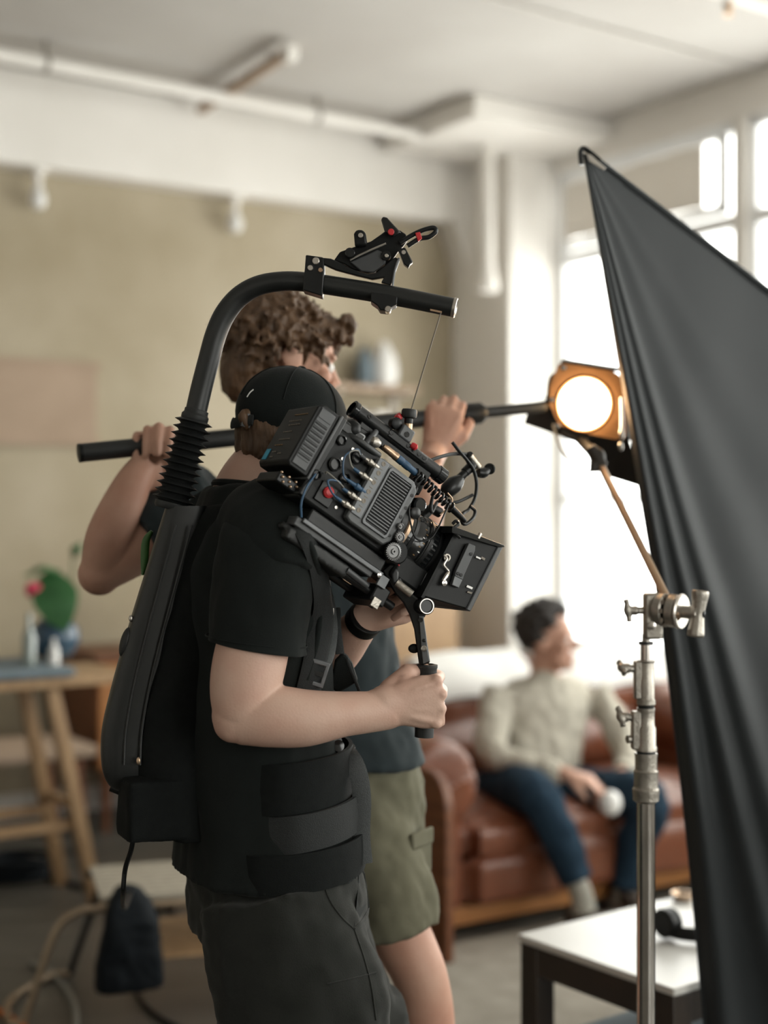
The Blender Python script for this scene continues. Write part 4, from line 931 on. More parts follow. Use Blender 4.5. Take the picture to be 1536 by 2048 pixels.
# far arm under the lens
shL = P(440, 1090, 2.72)
armL = [shL, P(500, 1220, 2.72), P(600, 1345, 2.66)]
bd.tube(armL, [.062, .056, .045], 18, 5)
wl = P(731, 1238, 2.505)
bd.tube([armL[2], P(665, 1310, 2.59), P(705, 1268, 2.54), wl], [.045, .044, .036, .028], 18, 5)
Dl = V((.80, -.02, .42)).normalized(); Nl = V((-.12, -.93, .28)).normalized(); Tl = V((-.35, .1, .9))
hand(bd, wl, Dl, Nl, Tl, ((58, 78, 40), (66, 82, 45), (70, 84, 45), (74, 86, 45)), 1.0, thumb=[(.012, .024, .008), (.045, .048, .018), (.078, .052, .034), (.098, .046, .046)])
body = organic(bd, 'body', 'skin', root, voxel=.0028, smooth=5, strength=.5)
# wrist band
def ringband(c, ax, r, hw, m_, nm, par, th=.0025):
    m = MB(); m.lathe([(r, -hw), (r + th, -hw + .002), (r + th, hw - .002), (r, hw)], c, ax, 28, False); return build(m, nm, m_, par)
ax = (wl - P(705, 1268, 2.54)).normalized(); m = MB(); m.lathe([(.027, -.012), (.0335, -.011), (.0335, .011), (.027, .012)], wl - ax * .006, ax, 28); build(m, 'wrist_band', 'black_plastic', root, bevel=.002)
# tee shirt: torso plus open sleeves
m = MB(); seclimb(m, [(P(u, v, DO), rtO * (a + .012), fwO * (b + .012)) for u, v, a, b in [(535, 1735, .20, .155)] + torO[:-1] + [(503, 980, .082, .074), (504, 972, .070, .064)]])
m.tube([P(530, 1050, 2.46), P(556, 1080, 2.385), P(548, 1140, 2.37)], [.085, .090, .086], 22, 5)
m.tube([P(450, 1050, 2.66), P(430, 1090, 2.72), P(455, 1160, 2.72)], [.085, .085, .08], 22, 5)
def tee_w(p, n):
    return .008 * fbm(V((p.x * .8, p.y, p.z * .45)), 11) + .004 * fbm(V((p.x, p.y, p.z * .6)), 26)
ts = organic(m, 'tee_shirt', 'tee_black', root, voxel=.007, smooth=5, disp=tee_w)
def sleeve(nm, secs, par, m_, wr_=.006, th=.0022):
    mm = MB(); n = 48; q = cr([(*c, *x, *y) for c, x, y in secs], 8); R = []
    for k in q:
        c, x, y = V(k[:3]), V(k[3:6]), V(k[6:9]); R.append([])
        for i in range(n):
            a = 2 * math.pi * i / n; p = c + x * math.cos(a) + y * math.sin(a); p += (p - c).normalized() * (wr_ * fbm(p, 16) + .5 * wr_ * fbm(V((p.x * 2, p.y * 2, p.z)), 22)); R[-1].append(p)
    mm.rings(R, False); o = build(mm, nm, m_, par, sharp=0); s_ = o.modifiers.new('t', 'SOLIDIFY'); s_.thickness = th; s_.offset = 0; return o
X = V((1, 0, 0)); Y = V((0, 1, 0))
sl = sleeve('sleeve', [(P(536, 1038, 2.42), X * .055 + Z3 * -.03, Y * .075), (P(545, 1085, 2.385), X * .082 + Z3 * -.02, Y * .088), (P(532, 1150, 2.37), X * .086 + Z3 * -.004, Y * .084), (P(520, 1220, 2.362), X * .083 - Z3 * .002, Y * .080), (P(513, 1278, 2.358), X * .082 - Z3 * .008, Y * .080), (P(513, 1294, 2.356), X * .083 - Z3 * .014, Y * .081)], ts, 'tee_black')
hm = MB(); c_, x_, y_ = P(513, 1281, 2.358), X * .0842 - Z3 * .010, Y * .0822; hm.tube([c_ + x_ * math.cos(2 * math.pi * k / 40) + y_ * math.sin(2 * math.pi * k / 40) for k in range(41)], .0012, 6, 1); build(hm, 'hem_stitch', 'tee_black', ts)
sleeve('sleeve', [(P(445, 1060, 2.70), X * .06, Y * .07), (P(445, 1110, 2.72), X * .08, Y * .08), (P(500, 1235, 2.72), X * .07 + Z3 * .02, Y * .075)], ts, 'tee_black')
m = MB(); cN = P(503, 975, 2.55); m.tube([cN + rtO * (.076 * math.cos(a)) + fwO * (.070 * math.sin(a)) + fwO * .006 + Z3 * (-.002 - .010 * math.sin(a)) for a in [2 * math.pi * k / 32 for k in range(33)]], .0075, 8, 1); build(m, 'collar', 'tee_black', ts)
# trousers
m = MB(); seclimb(m, [(P(560, 1860, 2.545), rtO * .19, fwO * .15), (P(552, 1790, 2.55), rtO * .19, fwO * .152), (P(542, 1720, 2.55), rtO * .188, fwO * .148), (P(536, 1660, 2.55), rtO * .18, fwO * .14)])
kR = [P(545, 1780, 2.46), P(568, 1880, 2.45), P(598, 1990, 2.44), P(615, 2060, 2.44)]
b_ = kR[-1]; kR += [V((b_.x + .02, 2.45, .50)), V((b_.x + .015, 2.46, .28)), V((b_.x + .01, 2.47, .07))]
kL = [P(560, 1780, 2.64), P(610, 1880, 2.67), P(660, 1990, 2.70), P(690, 2060, 2.72)]
b_ = kL[-1]; kL += [V((b_.x + .03, 2.74, .50)), V((b_.x + .0, 2.77, .28)), V((b_.x - .03, 2.80, .07))]
m.tube(kR, [.128, .140, .148, .148, .125, .105, .10], 24, 5, flat=[.13, .125, .115, .11, .10, .095, .095], up=Y)
m.tube(kL, [.125, .125, .112, .105, .10, .09, .085], 24, 5)
def tr_w(p, n): return .007 * fbm(V((p.x, p.y, p.z * .7)), 13) + .0045 * fbm(V((p.x * .7, p.y, p.z * 1.3)), 28)
tr = organic(m, 'trousers', 'trouser_grey', root, voxel=.007, smooth=4, disp=tr_w)
# pocket: curved opening edge, inner bag and stitched seams, laid on the cloth surface
dgt = bpy.context.evaluated_depsgraph_get()
def on_surf(o, u, v, lift=.0015):
    ev = o.evaluated_get(dgt); r = P(u, v, 1.0) - V((0, 0, CZ)); r.normalize(); b = BASE[o]
    ok, loc, nr, _ = ev.ray_cast(V((0, 0, CZ)) - b, r)
    return (loc + b - r * lift) if ok else None
bpy.context.view_layer.update(); dgt = bpy.context.evaluated_depsgraph_get()
def seam(par, o, pts, r, m_, nm, lift=.0008):
    q = cr([(*p, 0) for p in pts], 6); w_ = [on_surf(o, k[0], k[1], lift) for k in q]; w_ = [k for k in w_ if k is not None]
    if len(w_) > 2:
        mm = MB(); mm.tube(w_, r, 6, 1); return build(mm, nm, m_, par)
seam(tr, tr, [(642, 1735), (655, 1790), (680, 1830), (708, 1858)], .0016, 'trouser_grey', 'pocket_seam')
seam(tr, tr, [(722, 1735), (736, 1770), (738, 1810), (724, 1842), (708, 1858)], .0028, 'trouser_grey', 'pocket_edge')
seam(tr, tr, [(708, 1858), (726, 1910), (742, 1970), (752, 2040)], .0016, 'trouser_grey', 'side_seam')
seam(tr, tr, [(560, 1762), (490, 1772), (430, 1768)], .0016, 'trouser_grey', 'back_pocket_seam')
seam(tr, tr, [(752, 1945), (700, 1958), (655, 1968)], .0013, 'trouser_grey', 'knee_seam')
pts = [on_surf(tr, u, v, .001) for u, v in ((718, 1742), (732, 1775), (733, 1808), (720, 1836), (709, 1852), (712, 1820), (716, 1780))]
if all(pts):
    m = MB(); k = len(pts); n = Y * .002; m.add([p for p in pts] + [p + n for p in pts], [tuple(range(k)), tuple(range(k, 2 * k))[::-1]] + [(i, (i + 1) % k, k + (i + 1) % k, k + i) for i in range(k)]); build(m, 'pocket_opening', 'tee_black', tr)
for G, f in ((kR, V((.9, .25, 0))), (kL, V((.85, .5, 0)))):
    an = G[-1]; shoe(root, V((an.x, an.y, 0)) - f.normalized() * .07, f, 1.05)
# cap and hair
m = MB(); m.ell(L(-.014, 0, .052), (.083, .106, .090), hax, 30, 20)
for i in range(len(m.v)):
    q = m.v[i] - hc; u_ = q.dot(hax[2]); f_ = q.dot(hax[1]); lim = .015 + (.018 if f_ > 0 else 0) - .10 * max(0, -f_) * .35
    if u_ < lim: m.v[i] = m.v[i] + hax[2] * (lim - u_)
cp = build(m, 'cap', 'tee_black', root, sharp=60)
m = MB(); m.rings([[L(.070 + .055 * t * math.cos(a) ** .6 * 1.3, .074 * math.sin(a) * (1 - .12 * t), .052 - .030 * t * 1.3 - .012 * abs(math.sin(a)) ** 2 + dz) for t, dz in ((0, 0), (.5, .003), (1, 0), (1, -.004), (.5, -.001), (0, -.004))] for a in [(-1 + 2 * k / 20) * math.pi / 2 * .98 for k in range(21)]]); build(m, 'peak', 'tee_black', cp, sharp=60)
m = MB(); m.ell(L(-.014, 0, .143), (.008, .008, .004), hax); build(m, 'button', 'tee_black', cp)
for a in (0.0, 1.05, 2.1, 3.14, 4.19, 5.24):
    m = MB(); m.tube([L(-.014 + .107 * math.cos(t) * math.cos(a), .084 * math.cos(t) * math.sin(a), .052 + .0905 * math.sin(t)) for t in (.15, .5, .9, 1.3, 1.55)], .0011, 6, 4); build(m, 'panel_seam', 'tee_black', cp)
m = MB(); m.tube([L(-.112, -.03, .018), L(-.122, 0, .012), L(-.112, .03, .018), L(-.104, .044, .020)], .003, 8, 4, flat=.010, up=hax[2]); build(m, 'strap', 'webbing', cp)
m = MB(); m.box(L(-.112, .034, .018), (.004, .016, .024), (hax[0], hax[1], hax[2])); build(m, 'strap_buckle', 'black_metal', cp)
bpy.context.view_layer.update(); dgt = bpy.context.evaluated_depsgraph_get()
lg = seam(cp, cp, [(494, 794), (500, 785), (507, 779)], .0011, 'white_ceramic', 'emblem')
if lg: lg['label'] = 'small white stitched emblem'
m = MB(); m.ell(L(-.042, 0, .010), (.071, .068, .052), hax, 28, 18); m.ell(L(-.064, 0, -.014), (.056, .040, .040), hax, 24, 14)
m.tube([L(-.106, .022, .036), L(-.117, .026, .024), L(-.106, .03, .006)], [.008, .010, .005], 10, 4)
organic(m, 'hair', 'hair_brown', root, voxel=.003, smooth=3, disp=lambda p, n: .006 * fbm(V((p.x, p.y, p.z * .18)), 75) + .003 * fbm(V((p.x, p.y, p.z * .15)), 200))

# ================================================================== support rig worn on the back
RB = P(255, 1560, 2.47)
root = thing('support_rig', 'black back-mounted support rig with overhead arm, bellows and waist belt', 'camera support', RB)
def R_(u, v, d=2.47): return P(u, v, d)
spine = [((372, 1012), 40, 30), ((362, 1050), 42, 34), ((338, 1140), 46, 40), ((305, 1260), 50, 46), ((278, 1370), 54, 48), ((262, 1460), 58, 48), ((258, 1530), 54, 46), ((262, 1566), 44, 38), ((268, 1580), 26, 24)]
m = MB(); px = 2.47 / FPX
seclimb(m, [(R_(u, v), V((.97, .22, 0)) * (a * px), V((-.22, .97, 0)) * (b * px)) for (u, v), a, b in spine], 32, 5, pw=.55); spn = build(m, 'spine_shell', 'carbon', root, sharp=50)
m = MB(); m.tube([R_(u + 22, v, 2.428) for (u, v), a, b in spine[1:7]], .0022, 6, 5); build(m, 'shell_ridge', 'carbon', spn)
m = MB(); m.tube([R_(u - 10, v, 2.425) for (u, v), a, b in spine[1:7]], .0018, 6, 5); build(m, 'shell_ridge', 'carbon', spn)
m = MB(); m.ell(R_(250, 1284, 2.445), (.008, .014, .026), (V((.9, .4, -.2)).normalized(), V((-.4, .9, 0)).normalized(), V((.25, 0, .97)).normalized())); build(m, 'side_button', 'rubber', spn)
m = MB(); m.ell(R_(262, 1237, 2.44), (.004, .004, .006)); build(m, 'screw', 'steel', spn)
m = MB(); m.ell(R_(277, 1522, 2.42), (.004, .003, .007)); build(m, 'screw', 'brass', spn)
m = MB(); m.cyl(R_(222, 1574), R_(242, 1582), .008, n=12); build(m, 'release_knob', 'black_metal', root)
m = MB(); m.tube([R_(304, 1062, 2.52), R_(292, 1082, 2.52), R_(289, 1120, 2.52), R_(286, 1150, 2.52)], [.003, .007, .007, .003], 12, 4, flat=.005, up=V((0, 1, 0))); build(m, 'side_tag', 'green_plastic', root)['label'] = 'bright green tag behind the spine'
# pouch at the bottom of the spine
m = MB(); pc = R_(320, 1612, 2.44); m.box(pc, (150 * px, .09, 118 * px), (fwO, rtO, Z3)); organic(m, 'rear_pouch', 'belt_black', root, voxel=.006, smooth=8, disp=lambda p, n: .004 * fbm(p, 18))
m = MB(); m.tube([R_(268, 1668, 2.45), R_(262, 1700, 2.46), R_(250, 1740, 2.49), R_(246, 1790, 2.52), P(246, 1810, 2.9), P(250, 1815, 3.5), BAGB + Z3 * .315], .0045, 8, 6); build(m, 'power_cable', 'black_plastic', root)
# bellows
b0, b1 = P(345, 1006, 2.47), P(389, 838, 2.475); axb = (b1 - b0).normalized(); lb_ = (b1 - b0).length; NB = 12; prof = []
m = MB(); m.lathe([(.027, 0), (.030, .004), (.030, .012)], b0 - axb * .012, axb, 40); build(m, 'bellows_collar', 'rubber', root)
prof = []
for k in range(NB):
    h = lb_ * k / NB; r = .0375 - .0045 * k / NB; prof += [(r - .012, h), (r - .009, h + lb_ / NB * .25), (r, h + lb_ / NB * .5), (r - .002, h + lb_ / NB * .58), (r - .010, h + lb_ / NB * .85)]
prof += [(.024, lb_), (.024, lb_ + .006), (.021, lb_ + .010), (.021, lb_ + .016), (.018, lb_ + .017)]
m = MB(); m.lathe(prof, b0, axb, 40, False); build(m, 'bellows', 'rubber', root, sharp=25)
# overhead arm
arm_px = [(389, 838, 2.475), (402, 780, 2.475), (418, 718, 2.472), (432, 668, 2.47), (450, 628, 2.468), (478, 594, 2.465), (515, 572, 2.46), (560, 563, 2.455), (610, 564, 2.45), (700, 577, 2.44), (800, 594, 2.43), (906, 615, 2.42)]
m = MB(); m.tube([P(*k) for k in arm_px], [.0188] * 5 + [.0182, .0175, .017, .0168, .0166, .0164, .0162], 28, 6); am = build(m, 'overhead_arm', 'carbon', root)
ad = (P(*arm_px[-1]) - P(*arm_px[-2])).normalized(); tipA = P(*arm_px[-1])
m = MB(); m.lathe([(.0150, -.002), (.0172, 0), (.0172, .005), (.0150, .006), (.013, .004)], tipA, ad, 28); build(m, 'end_ring', 'steel', am)
m = MB(); m.box(P(872, 622, 2.402), (.020, .003, .003), (ad, V((0, 1, 0)), Z3)); build(m, 'cord_slot', 'brass', am)
m = MB(); m.cyl(P(882, 624, 2.405), P(823, 818, 2.43), .0014, n=8); build(m, 'suspension_cord', 'print_grey', root)
# pulley and line guide on top of the arm
def flat(nm, pts, d, th, m_, par=root, bev=.002):
    o0 = P(pts[0][0], pts[0][1], d); mm = MB(); mm.prism([((P(u, v, d) - o0).x, (P(u, v, d) - o0).z) for u, v in pts], o0, X, Z3, Y, -th / 2, th / 2); return build(mm, nm, m_, par, bevel=bev)
def pin(nm, u, v, d, r, th, m_, par=root):
    mm = MB(); mm.lathe([(r * .85, -th / 2), (r, -th / 2 + .001), (r, th / 2 - .001), (r * .85, th / 2)], P(u, v, d), Y, 24); return build(mm, nm, m_, par)
g_ = flat('rear_clamp', ((613, 514), (648, 519), (650, 545), (646, 596), (607, 584), (611, 540)), 2.448, .044, 'black_metal')
pin('clamp_bolt', 632, 523, 2.43, .006, .016, 'steel', g_); pin('clamp_bolt', 621, 537, 2.43, .005, .016, 'steel', g_); pin('clamp_bolt', 641, 541, 2.43, .004, .014, 'brass', g_)
g_ = flat('front_clamp', ((742, 588), (795, 597), (794, 612), (782, 618), (778, 626), (760, 624), (756, 616), (742, 606)), 2.435, .046, 'black_metal')
pin('clamp_bolt', 776, 620, 2.42, .0055, .03, 'chrome', g_)
lv = flat('lever_beam', ((640, 516), (662, 518), (685, 528), (700, 537), (720, 545), (735, 549), (752, 547), (772, 530), (790, 515), (800, 520), (790, 548), (782, 572), (762, 566), (768, 556), (745, 560), (712, 552), (672, 541), (640, 527)), 2.438, .012, 'black_metal')
flat('pulley_housing', ((668, 522), (680, 505), (712, 494), (742, 484), (762, 470), (772, 462), (800, 462), (812, 470), (815, 482), (806, 494), (795, 506), (780, 528), (760, 545), (735, 548), (705, 540), (690, 530)), 2.452, .014, 'black_plastic')
flat('inner_plate', ((700, 524), (755, 500), (775, 508), (770, 530), (748, 546), (722, 543)), 2.442, .006, 'grey_plastic')
pin('pulley_wheel', 772, 512, 2.440, .0085, .012, 'black_metal'); pin('pulley_pin', 773, 512, 2.432, .0035, .008, 'steel')
g_ = flat('upright_roller', ((708, 470), (712, 462), (724, 461), (732, 468), (735, 492), (710, 495)), 2.436, .022, 'black_plastic', bev=.004); pin('roller_screw', 721, 471, 2.424, .0045, .004, 'steel', g_)
pin('pivot_cap', 700, 507, 2.438, .0085, .02, 'black_gloss'); pin('guide_screw', 807, 505, 2.425, .004, .006, 'steel')
g_ = flat('top_lever', ((762, 440), (766, 434), (774, 436), (802, 466), (786, 474), (770, 466)), 2.432, .010, 'black_gloss'); pin('lever_pin', 782, 464, 2.425, .0055, .006, 'red', g_)
flat('side_jaw', ((796, 500), (810, 496), (826, 526), (820, 530), (817, 537), (808, 530)), 2.432, .018, 'black_metal')
m = MB(); m.tube([P(800, 486, 2.44), P(825, 470, 2.44), P(850, 459, 2.44), P(868, 456, 2.44), P(871, 464, 2.44), P(858, 474, 2.44), P(838, 478, 2.44), P(815, 492, 2.44)], .0042, 10, 6); hk_ = build(m, 'snap_hook', 'black_metal', root)
flat('hook_sleeve', ((830, 467), (840, 465), (844, 478), (836, 484)), 2.438, .013, 'red', hk_, .001)
m = MB(); m.tube([P(700, 520, 2.432), P(730, 505, 2.432), P(760, 492, 2.432), P(772, 487, 2.432)], .0018, 6, 4); build(m, 'guide_wire', 'steel', root)
m = MB(); m.tube([P(798, 516, 2.43), P(790, 540, 2.43), P(785, 572, 2.43)], .0022, 6, 4); build(m, 'stay_rod', 'grey_metal', root)
# harness: shoulder strap, chest strap, buckle, belts
bpy.context.view_layer.update(); dgt = bpy.context.evaluated_depsgraph_get()
def Ps(u, v, d, lift=.006):
    q = on_surf(ts, u, v, 0.0); return P(u, v, min(d, q.y - lift)) if q is not None else P(u, v, d)
def strap(nm, pts, wdt, th, m_, up, par=root, res=6):
    mm = MB(); mm.tube([Ps(*k) for k in pts], wdt, 8, res, flat=th, up=up); return build(mm, nm, m_, par, sharp=50)
strap('shoulder_strap', [(606, 1048, 2.43), (622, 1080, 2.44), (640, 1150, 2.45), (645, 1230, 2.46), (635, 1300, 2.46), (620, 1370, 2.46), (600, 1440, 2.45)], .024, .006, 'webbing', V((.6, -.75, .3)).normalized())
strap('padded_edge', [(590, 1040, 2.425), (628, 1110, 2.435), (640, 1200, 2.44), (632, 1290, 2.44), (612, 1360, 2.44)], .006, .006, 'tee_black', V((.6, -.8, 0)).normalized())
strap('chest_webbing', [(648, 1165, 2.46), (660, 1215, 2.46), (664, 1262, 2.455), (657, 1312, 2.45), (636, 1345, 2.44), (612, 1395, 2.435)], .011, .0016, 'webbing_lit', V((.45, -.85, .1)).normalized())
bk = thing_dummy = None
def buckle(c, ax_up, ax_x, hw, hh, t, m_):
    nrm = ax_x.cross(ax_up); mm = MB(); q = [(-hw, -hh), (hw, -hh), (hw, hh), (-hw, hh)]; inn = [(x * .62, y * .66) for x, y in q]
    mm.rings([[c + ax_x * x + ax_up * y + nrm * d for x, y in rr] for rr, d in ((inn, -t), (inn, t), (q, t), (q, -t))], False, True); return build(mm, 'buckle', m_, root, bevel=.0015)
bx_ = V((.93, .2, -.32)).normalized(); bu_ = V((.30, .05, .95)).normalized()
bk = buckle(Ps(634, 1346, 2.425, .014), bu_, bx_, .017, .022, .003, 'grey_metal')
m = MB(); m.box(Ps(634, 1346, 2.424, .014), (.026, .005, .008), (bx_, bx_.cross(bu_), bu_)); build(m, 'buckle_bar', 'black_gloss', bk)
m = MB(); m.tube([P(660, 1225, 2.445), P(655, 1208, 2.44), P(662, 1204, 2.44), P(666, 1222, 2.44), P(661, 1242, 2.44)], .0022, 8, 5); build(m, 'strap_hook', 'steel', root)
strap('hanging_webbing', [(672, 1215, 2.47), (674, 1260, 2.468), (680, 1308, 2.46)], .008, .0014, 'webbing', V((.3, -.95, 0)).normalized())
m = MB(); tri = [(683, 1306), (670, 1320), (660, 1372), (676, 1385), (716, 1362), (704, 1325), (692, 1308)]; flat('front_pouch', tri, 2.475, .03, 'tee_black', bev=.006)
strap('front_strap', [(694, 1318, 2.46), (706, 1350, 2.46), (722, 1392, 2.46), (735, 1440, 2.46)], .003, .0014, 'webbing', V((.3, -.95, 0)).normalized())
def belt(nm, v0, v1, a, b, cu, d, m_, t0=-.4, t1=math.pi + .35, th=.006, dv=0):
    """band around the waist between image rows v0 and v1, open at the far side"""
    mm = MB(); R = []
    for k in range(37):
        t = t0 + (t1 - t0) * k / 36; ring_ = []
        for v, e in ((v0, 0), (v0, th), ((v0 + v1) / 2, th * 1.4), (v1, th), (v1, 0)):
            c = P(cu, v + dv * math.cos(t) * -1, d); fd = min(1, (t1 - t) / .5) if t1 < 3 else 1; sh_ = -.03 * (1 - fd); ring_.append(c + rtO * ((a + e + sh_) * math.sin(t)) + fwO * ((b + e + sh_) * math.cos(t)))
        R.append(ring_)
    mm.rings(R); return build(mm, nm, m_, root, sharp=45)
belt('waist_belt', 1490, 1585, .194, .154, 518, DO, 'belt_black', t1=2.3, dv=10, th=.007)
belt('belt_webbing', 1585, 1655, .199, .160, 528, DO, 'webbing', t1=2.2, dv=16, th=.007)
belt('belt_flap', 1655, 1728, .206, .163, 536, DO, 'belt_black', t1=2.6, dv=10, th=.004)
belt('belt_patch', 1500, 1578, .202, .162, 518, DO, 'webbing', t0=-.3, t1=.95, dv=10, th=.004)
m = MB(); seclimb(m, [(P(u, v, 2.49), fwO * a_ , rtO * .075) for u, v, a_ in ((440, 1010, .03), (430, 1060, .05), (405, 1180, .06), (385, 1320, .075), (365, 1450, .085), (365, 1560, .085), (375, 1640, .075), (380, 1668, .05))], 28, 4); organic(m, 'back_pad', 'belt_black', root, voxel=.007, smooth=4, disp=lambda p, n: .003 * fbm(p, 20))
strap('loose_strap', [(690, 1500, 2.50), (700, 1512, 2.475), (716, 1545, 2.465), (724, 1600, 2.468), (722, 1670, 2.47), (727, 1728, 2.47)], .0165, .0018, 'webbing_lit', V((.25, -.95, .1)).normalized())
m = MB(); m.lathe([(.010, 0), (.010, .012), (.003, .013)], P(675, 1492, 2.46), V((.2, -1, .2))); build(m, 'belt_clip', 'black_gloss', root)

# ================================================================== cinema camera
pc_, yc_ = math.radians(31.9), math.radians(31)
CF = V((math.cos(pc_) * math.cos(yc_), math.cos(pc_) * math.sin(yc_), -math.sin(pc_)))
CU = V((math.sin(pc_) * math.cos(yc_), math.sin(pc_) * math.sin(yc_), math.cos(pc_)))
CR = V((math.sin(yc_), -math.cos(yc_), 0)); CO = P(760, 1000, 2.42)
CAX = (CF, CR, CU)
mat('gear_grey', (.20, .20, .20), .4, .8, c2=(.14, .14, .14), scale=80)
mat('strip_grey', (.17, .18, .19), .45, c2=(.13, .14, .15), scale=50)
mat('panel_grey', (.085, .09, .092), .42, c2=(.07, .074, .076), scale=50)
def C(f, r, u): return CO + CF * f + CR * r + CU * u
def Cp(px_, py_, r):
    """point on the camera-fixed plane r that shows at that pixel"""
    d = P(px_, py_, 1.0) - V((0, 0, CZ)); t = (r + (CO - V((0, 0, CZ))).dot(CR)) / d.dot(CR); return V((0, 0, CZ)) + d * t
root = thing('cinema_camera', 'black cinema camera with lens, matte box and side grip on the shoulder', 'camera', C(0, 0, -.14))
def cb(nm, f0, f1, r0, r1, u0, u1, m_, par=None, bevel=.002):
    mm = MB(); mm.box(C((f0 + f1) / 2, (r0 + r1) / 2, (u0 + u1) / 2), (f1 - f0, r1 - r0, u1 - u0), CAX); return build(mm, nm, m_, par or root, bevel=bevel)
def cl(nm, c, ax, prof, m_, par=None, n=28, sharp=35):
    mm = MB(); mm.lathe(prof, c, ax, n); return build(mm, nm, m_, par or root, sharp=sharp)
def ct(nm, pts, r, m_, par=None, n=8, res=6, **k):
    mm = MB(); mm.tube(pts, r, n, res, **k); return build(mm, nm, m_, par or root)
# battery
bat = MB(); prof = [(-.206, -.054), (-.200, -.060), (-.166, -.060), (-.163, -.057), (-.163, .054), (-.166, .058), (-.196, .058), (-.206, .050)]
bat.prism(prof, C(0, 0, 0), CF, CU, CR, -.052, .055); bo = build(bat, 'battery', 'black_plastic', root, bevel=.004)
cb('battery_side', -.200, -.170, .0545, .0575, -.054, .052, 'grey_plastic', bo, .0015)
for k in range(17): cb('rib', -.198, -.174, .0575, .0588, -.040 + .0042 * k, -.0378 + .0042 * k, 'black_plastic' if k % 2 else 'grey_plastic', bo, 0)
cb('rib_block', -.199, -.173, .0575, .0585, .034, .050, 'grey_plastic', bo, .001)
cb('battery_rim', -.1635, -.158, -.054, .058, -.062, .060, 'grey_plastic', bo, .0015)
cb('blue_label', -.2072, -.2060, -.044, -.030, -.050, -.030, 'blue_sticker', bo, 0)
for k, (u0, r0, r1, mm_) in enumerate(((.036, -.012, .030, 'print_gold'), (.024, -.020, .024, 'print_grey'), (.016, -.014, .022, 'print_grey'), (.003, -.020, .012, 'print_grey'), (-.012, -.020, .020, 'print_grey'), (-.023, -.024, .002, 'print_gold'), (-.036, -.020, -.012, 'print_grey'), (-.046, -.018, -.008, 'print_grey'), (-.040, .004, .014, 'print_grey'))):
    x = r0; rr = random.Random(k); j = 0
    while x < r1:       # rows of tiny printed marks
        w_ = rr.uniform(.002, .006); mm = MB(); mm.box(C(-.2066, x + w_ / 2, u0), (.0008, w_, .0016), CAX); build(mm, 'printed_mark', mm_, bo); x += w_ + .0025; j += 1
# body
cb('body_core', -.158, .034, -.062, .046, -.092, .046, 'black_plastic', None, .006)
sp = MB(); op = [(-.066, -.072), (-.050, .041), (.010, .041), (.024, .030), (.026, -.060), (.012, -.076), (-.05, -.080)]
sp.prism([(-.070, -.076), (-.070, .036), (-.062, .043), (.012, .043), (.025, .030), (.025, -.066), (.014, -.080), (-.060, -.080)], C(0, 0, 0), CF, CU, CR, .044, .060); sd_ = build(sp, 'side_panel', 'panel_grey', root, bevel=.003)
cb('label_strip', -.068, -.046, .060, .0625, -.066, .040, 'strip_grey', sd_, .0012)
for k in range(6):
    u_ = -.056 + .018 * k; cl('strip_mark', C(-.057, .0625, u_), CR, [(.0042, 0), (.0042, .0006), (.0026, .0006), (.0026, .0002)], 'print_grey', sd_, 14)
    cb('strip_tick', -.0605, -.0535, .0625, .0631, u_ + .0075, u_ + .0085, 'print_grey', sd_, 0)
vf = MB(); outer_ = [(-.040, -.070), (.010, -.070), (.013, -.066), (.013, .034), (.010, .038), (-.040, .038), (-.043, .034), (-.043, -.066)]; inner_ = [(x * .84 - .0024, (y + .016) * .91 - .016) for x, y in outer_]
vf.rings([[C(x, d, y) for x, y in rr] for rr, d in ((inner_, .058), (inner_, .0635), (outer_, .0635), (outer_, .058))], False, True); vo = build(vf, 'vent_frame', 'grey_metal', sd_, bevel=.001)
cb('vent_recess', -.038, .008, .0560, .0603, -.064, .032, 'black_gloss', sd_, 0)
for k in range(18):
    u_ = -.060 + .0053 * k; mm = MB(); mm.box(C(-.015, .0612, u_), (.044, .0042, .0022), (CF, (CR + CU * .5).normalized(), (CU - CR * .5).normalized())); build(mm, 'vent_slat', 'grey_metal', sd_)
for f_, u_ in ((.019, .020), (.020, -.004), (.019, -.022), (.016, -.060)): cl('panel_screw', C(f_, .060, u_), CR, [(.003, 0), (.003, .001), (.0015, .0012)], 'black_metal', sd_, 12)
# connectors with looped cables
plugs = [(742, 926), (729, 953), (716, 975), (706, 992), (694, 1010)]
pw_ = [Cp(u, v, .058) for u, v in plugs]; back = [-CF * .95 + CU * .2, -CF, -CF, -CF, -CF]
for k, (c, m_) in enumerate(zip(pw_, ('cast_metal', 'cast_metal', 'blue_cable', 'cast_metal', 'cast_metal'))):
    c = c + CF * .006; o = cl('connector', c, -CF, [(.0040, -.010), (.0052, -.008), (.0052, -.001), (.0044, 0), (.0044, .004), (.0056, .005), (.0056, .011), (.0038, .013), (.0030, .020)], m_, None, 16)
    cl('boot', c - CF * .018, -CF, [(.0032, 0), (.0028, .010), (.0018, .013)], 'blue_cable' if k in (1, 3, 4, 2) else 'grey_plastic', o, 12)
tail = [c - CF * .024 for c in pw_]
def loop(a, b, f, r_, nm='signal_cable', m_='blue_cable'):
    q = [a, a - CF * f * .5 + CR * .010, (a + b) / 2 - CF * f + CR * .014, b - CF * f * .5 + CR * .010, b]; ct(nm, q, r_, m_, None, 8, 8)
loop(tail[0], tail[1], .026, .0012, m_='cable_grey'); loop(tail[0] + CU * .001, tail[2], .030, .0015)
loop(tail[3], C(-.135, .052, -.035), .010, .0012, m_='cable_grey'); loop(tail[4], tail[3] + CU * .002, .034, .0017)
ct('power_lead', [C(-.150, .05, -.045), C(-.156, .058, -.075), C(-.150, .056, -.100), C(-.135, .05, -.118)], .0018, 'blue_cable', None, 8, 6)
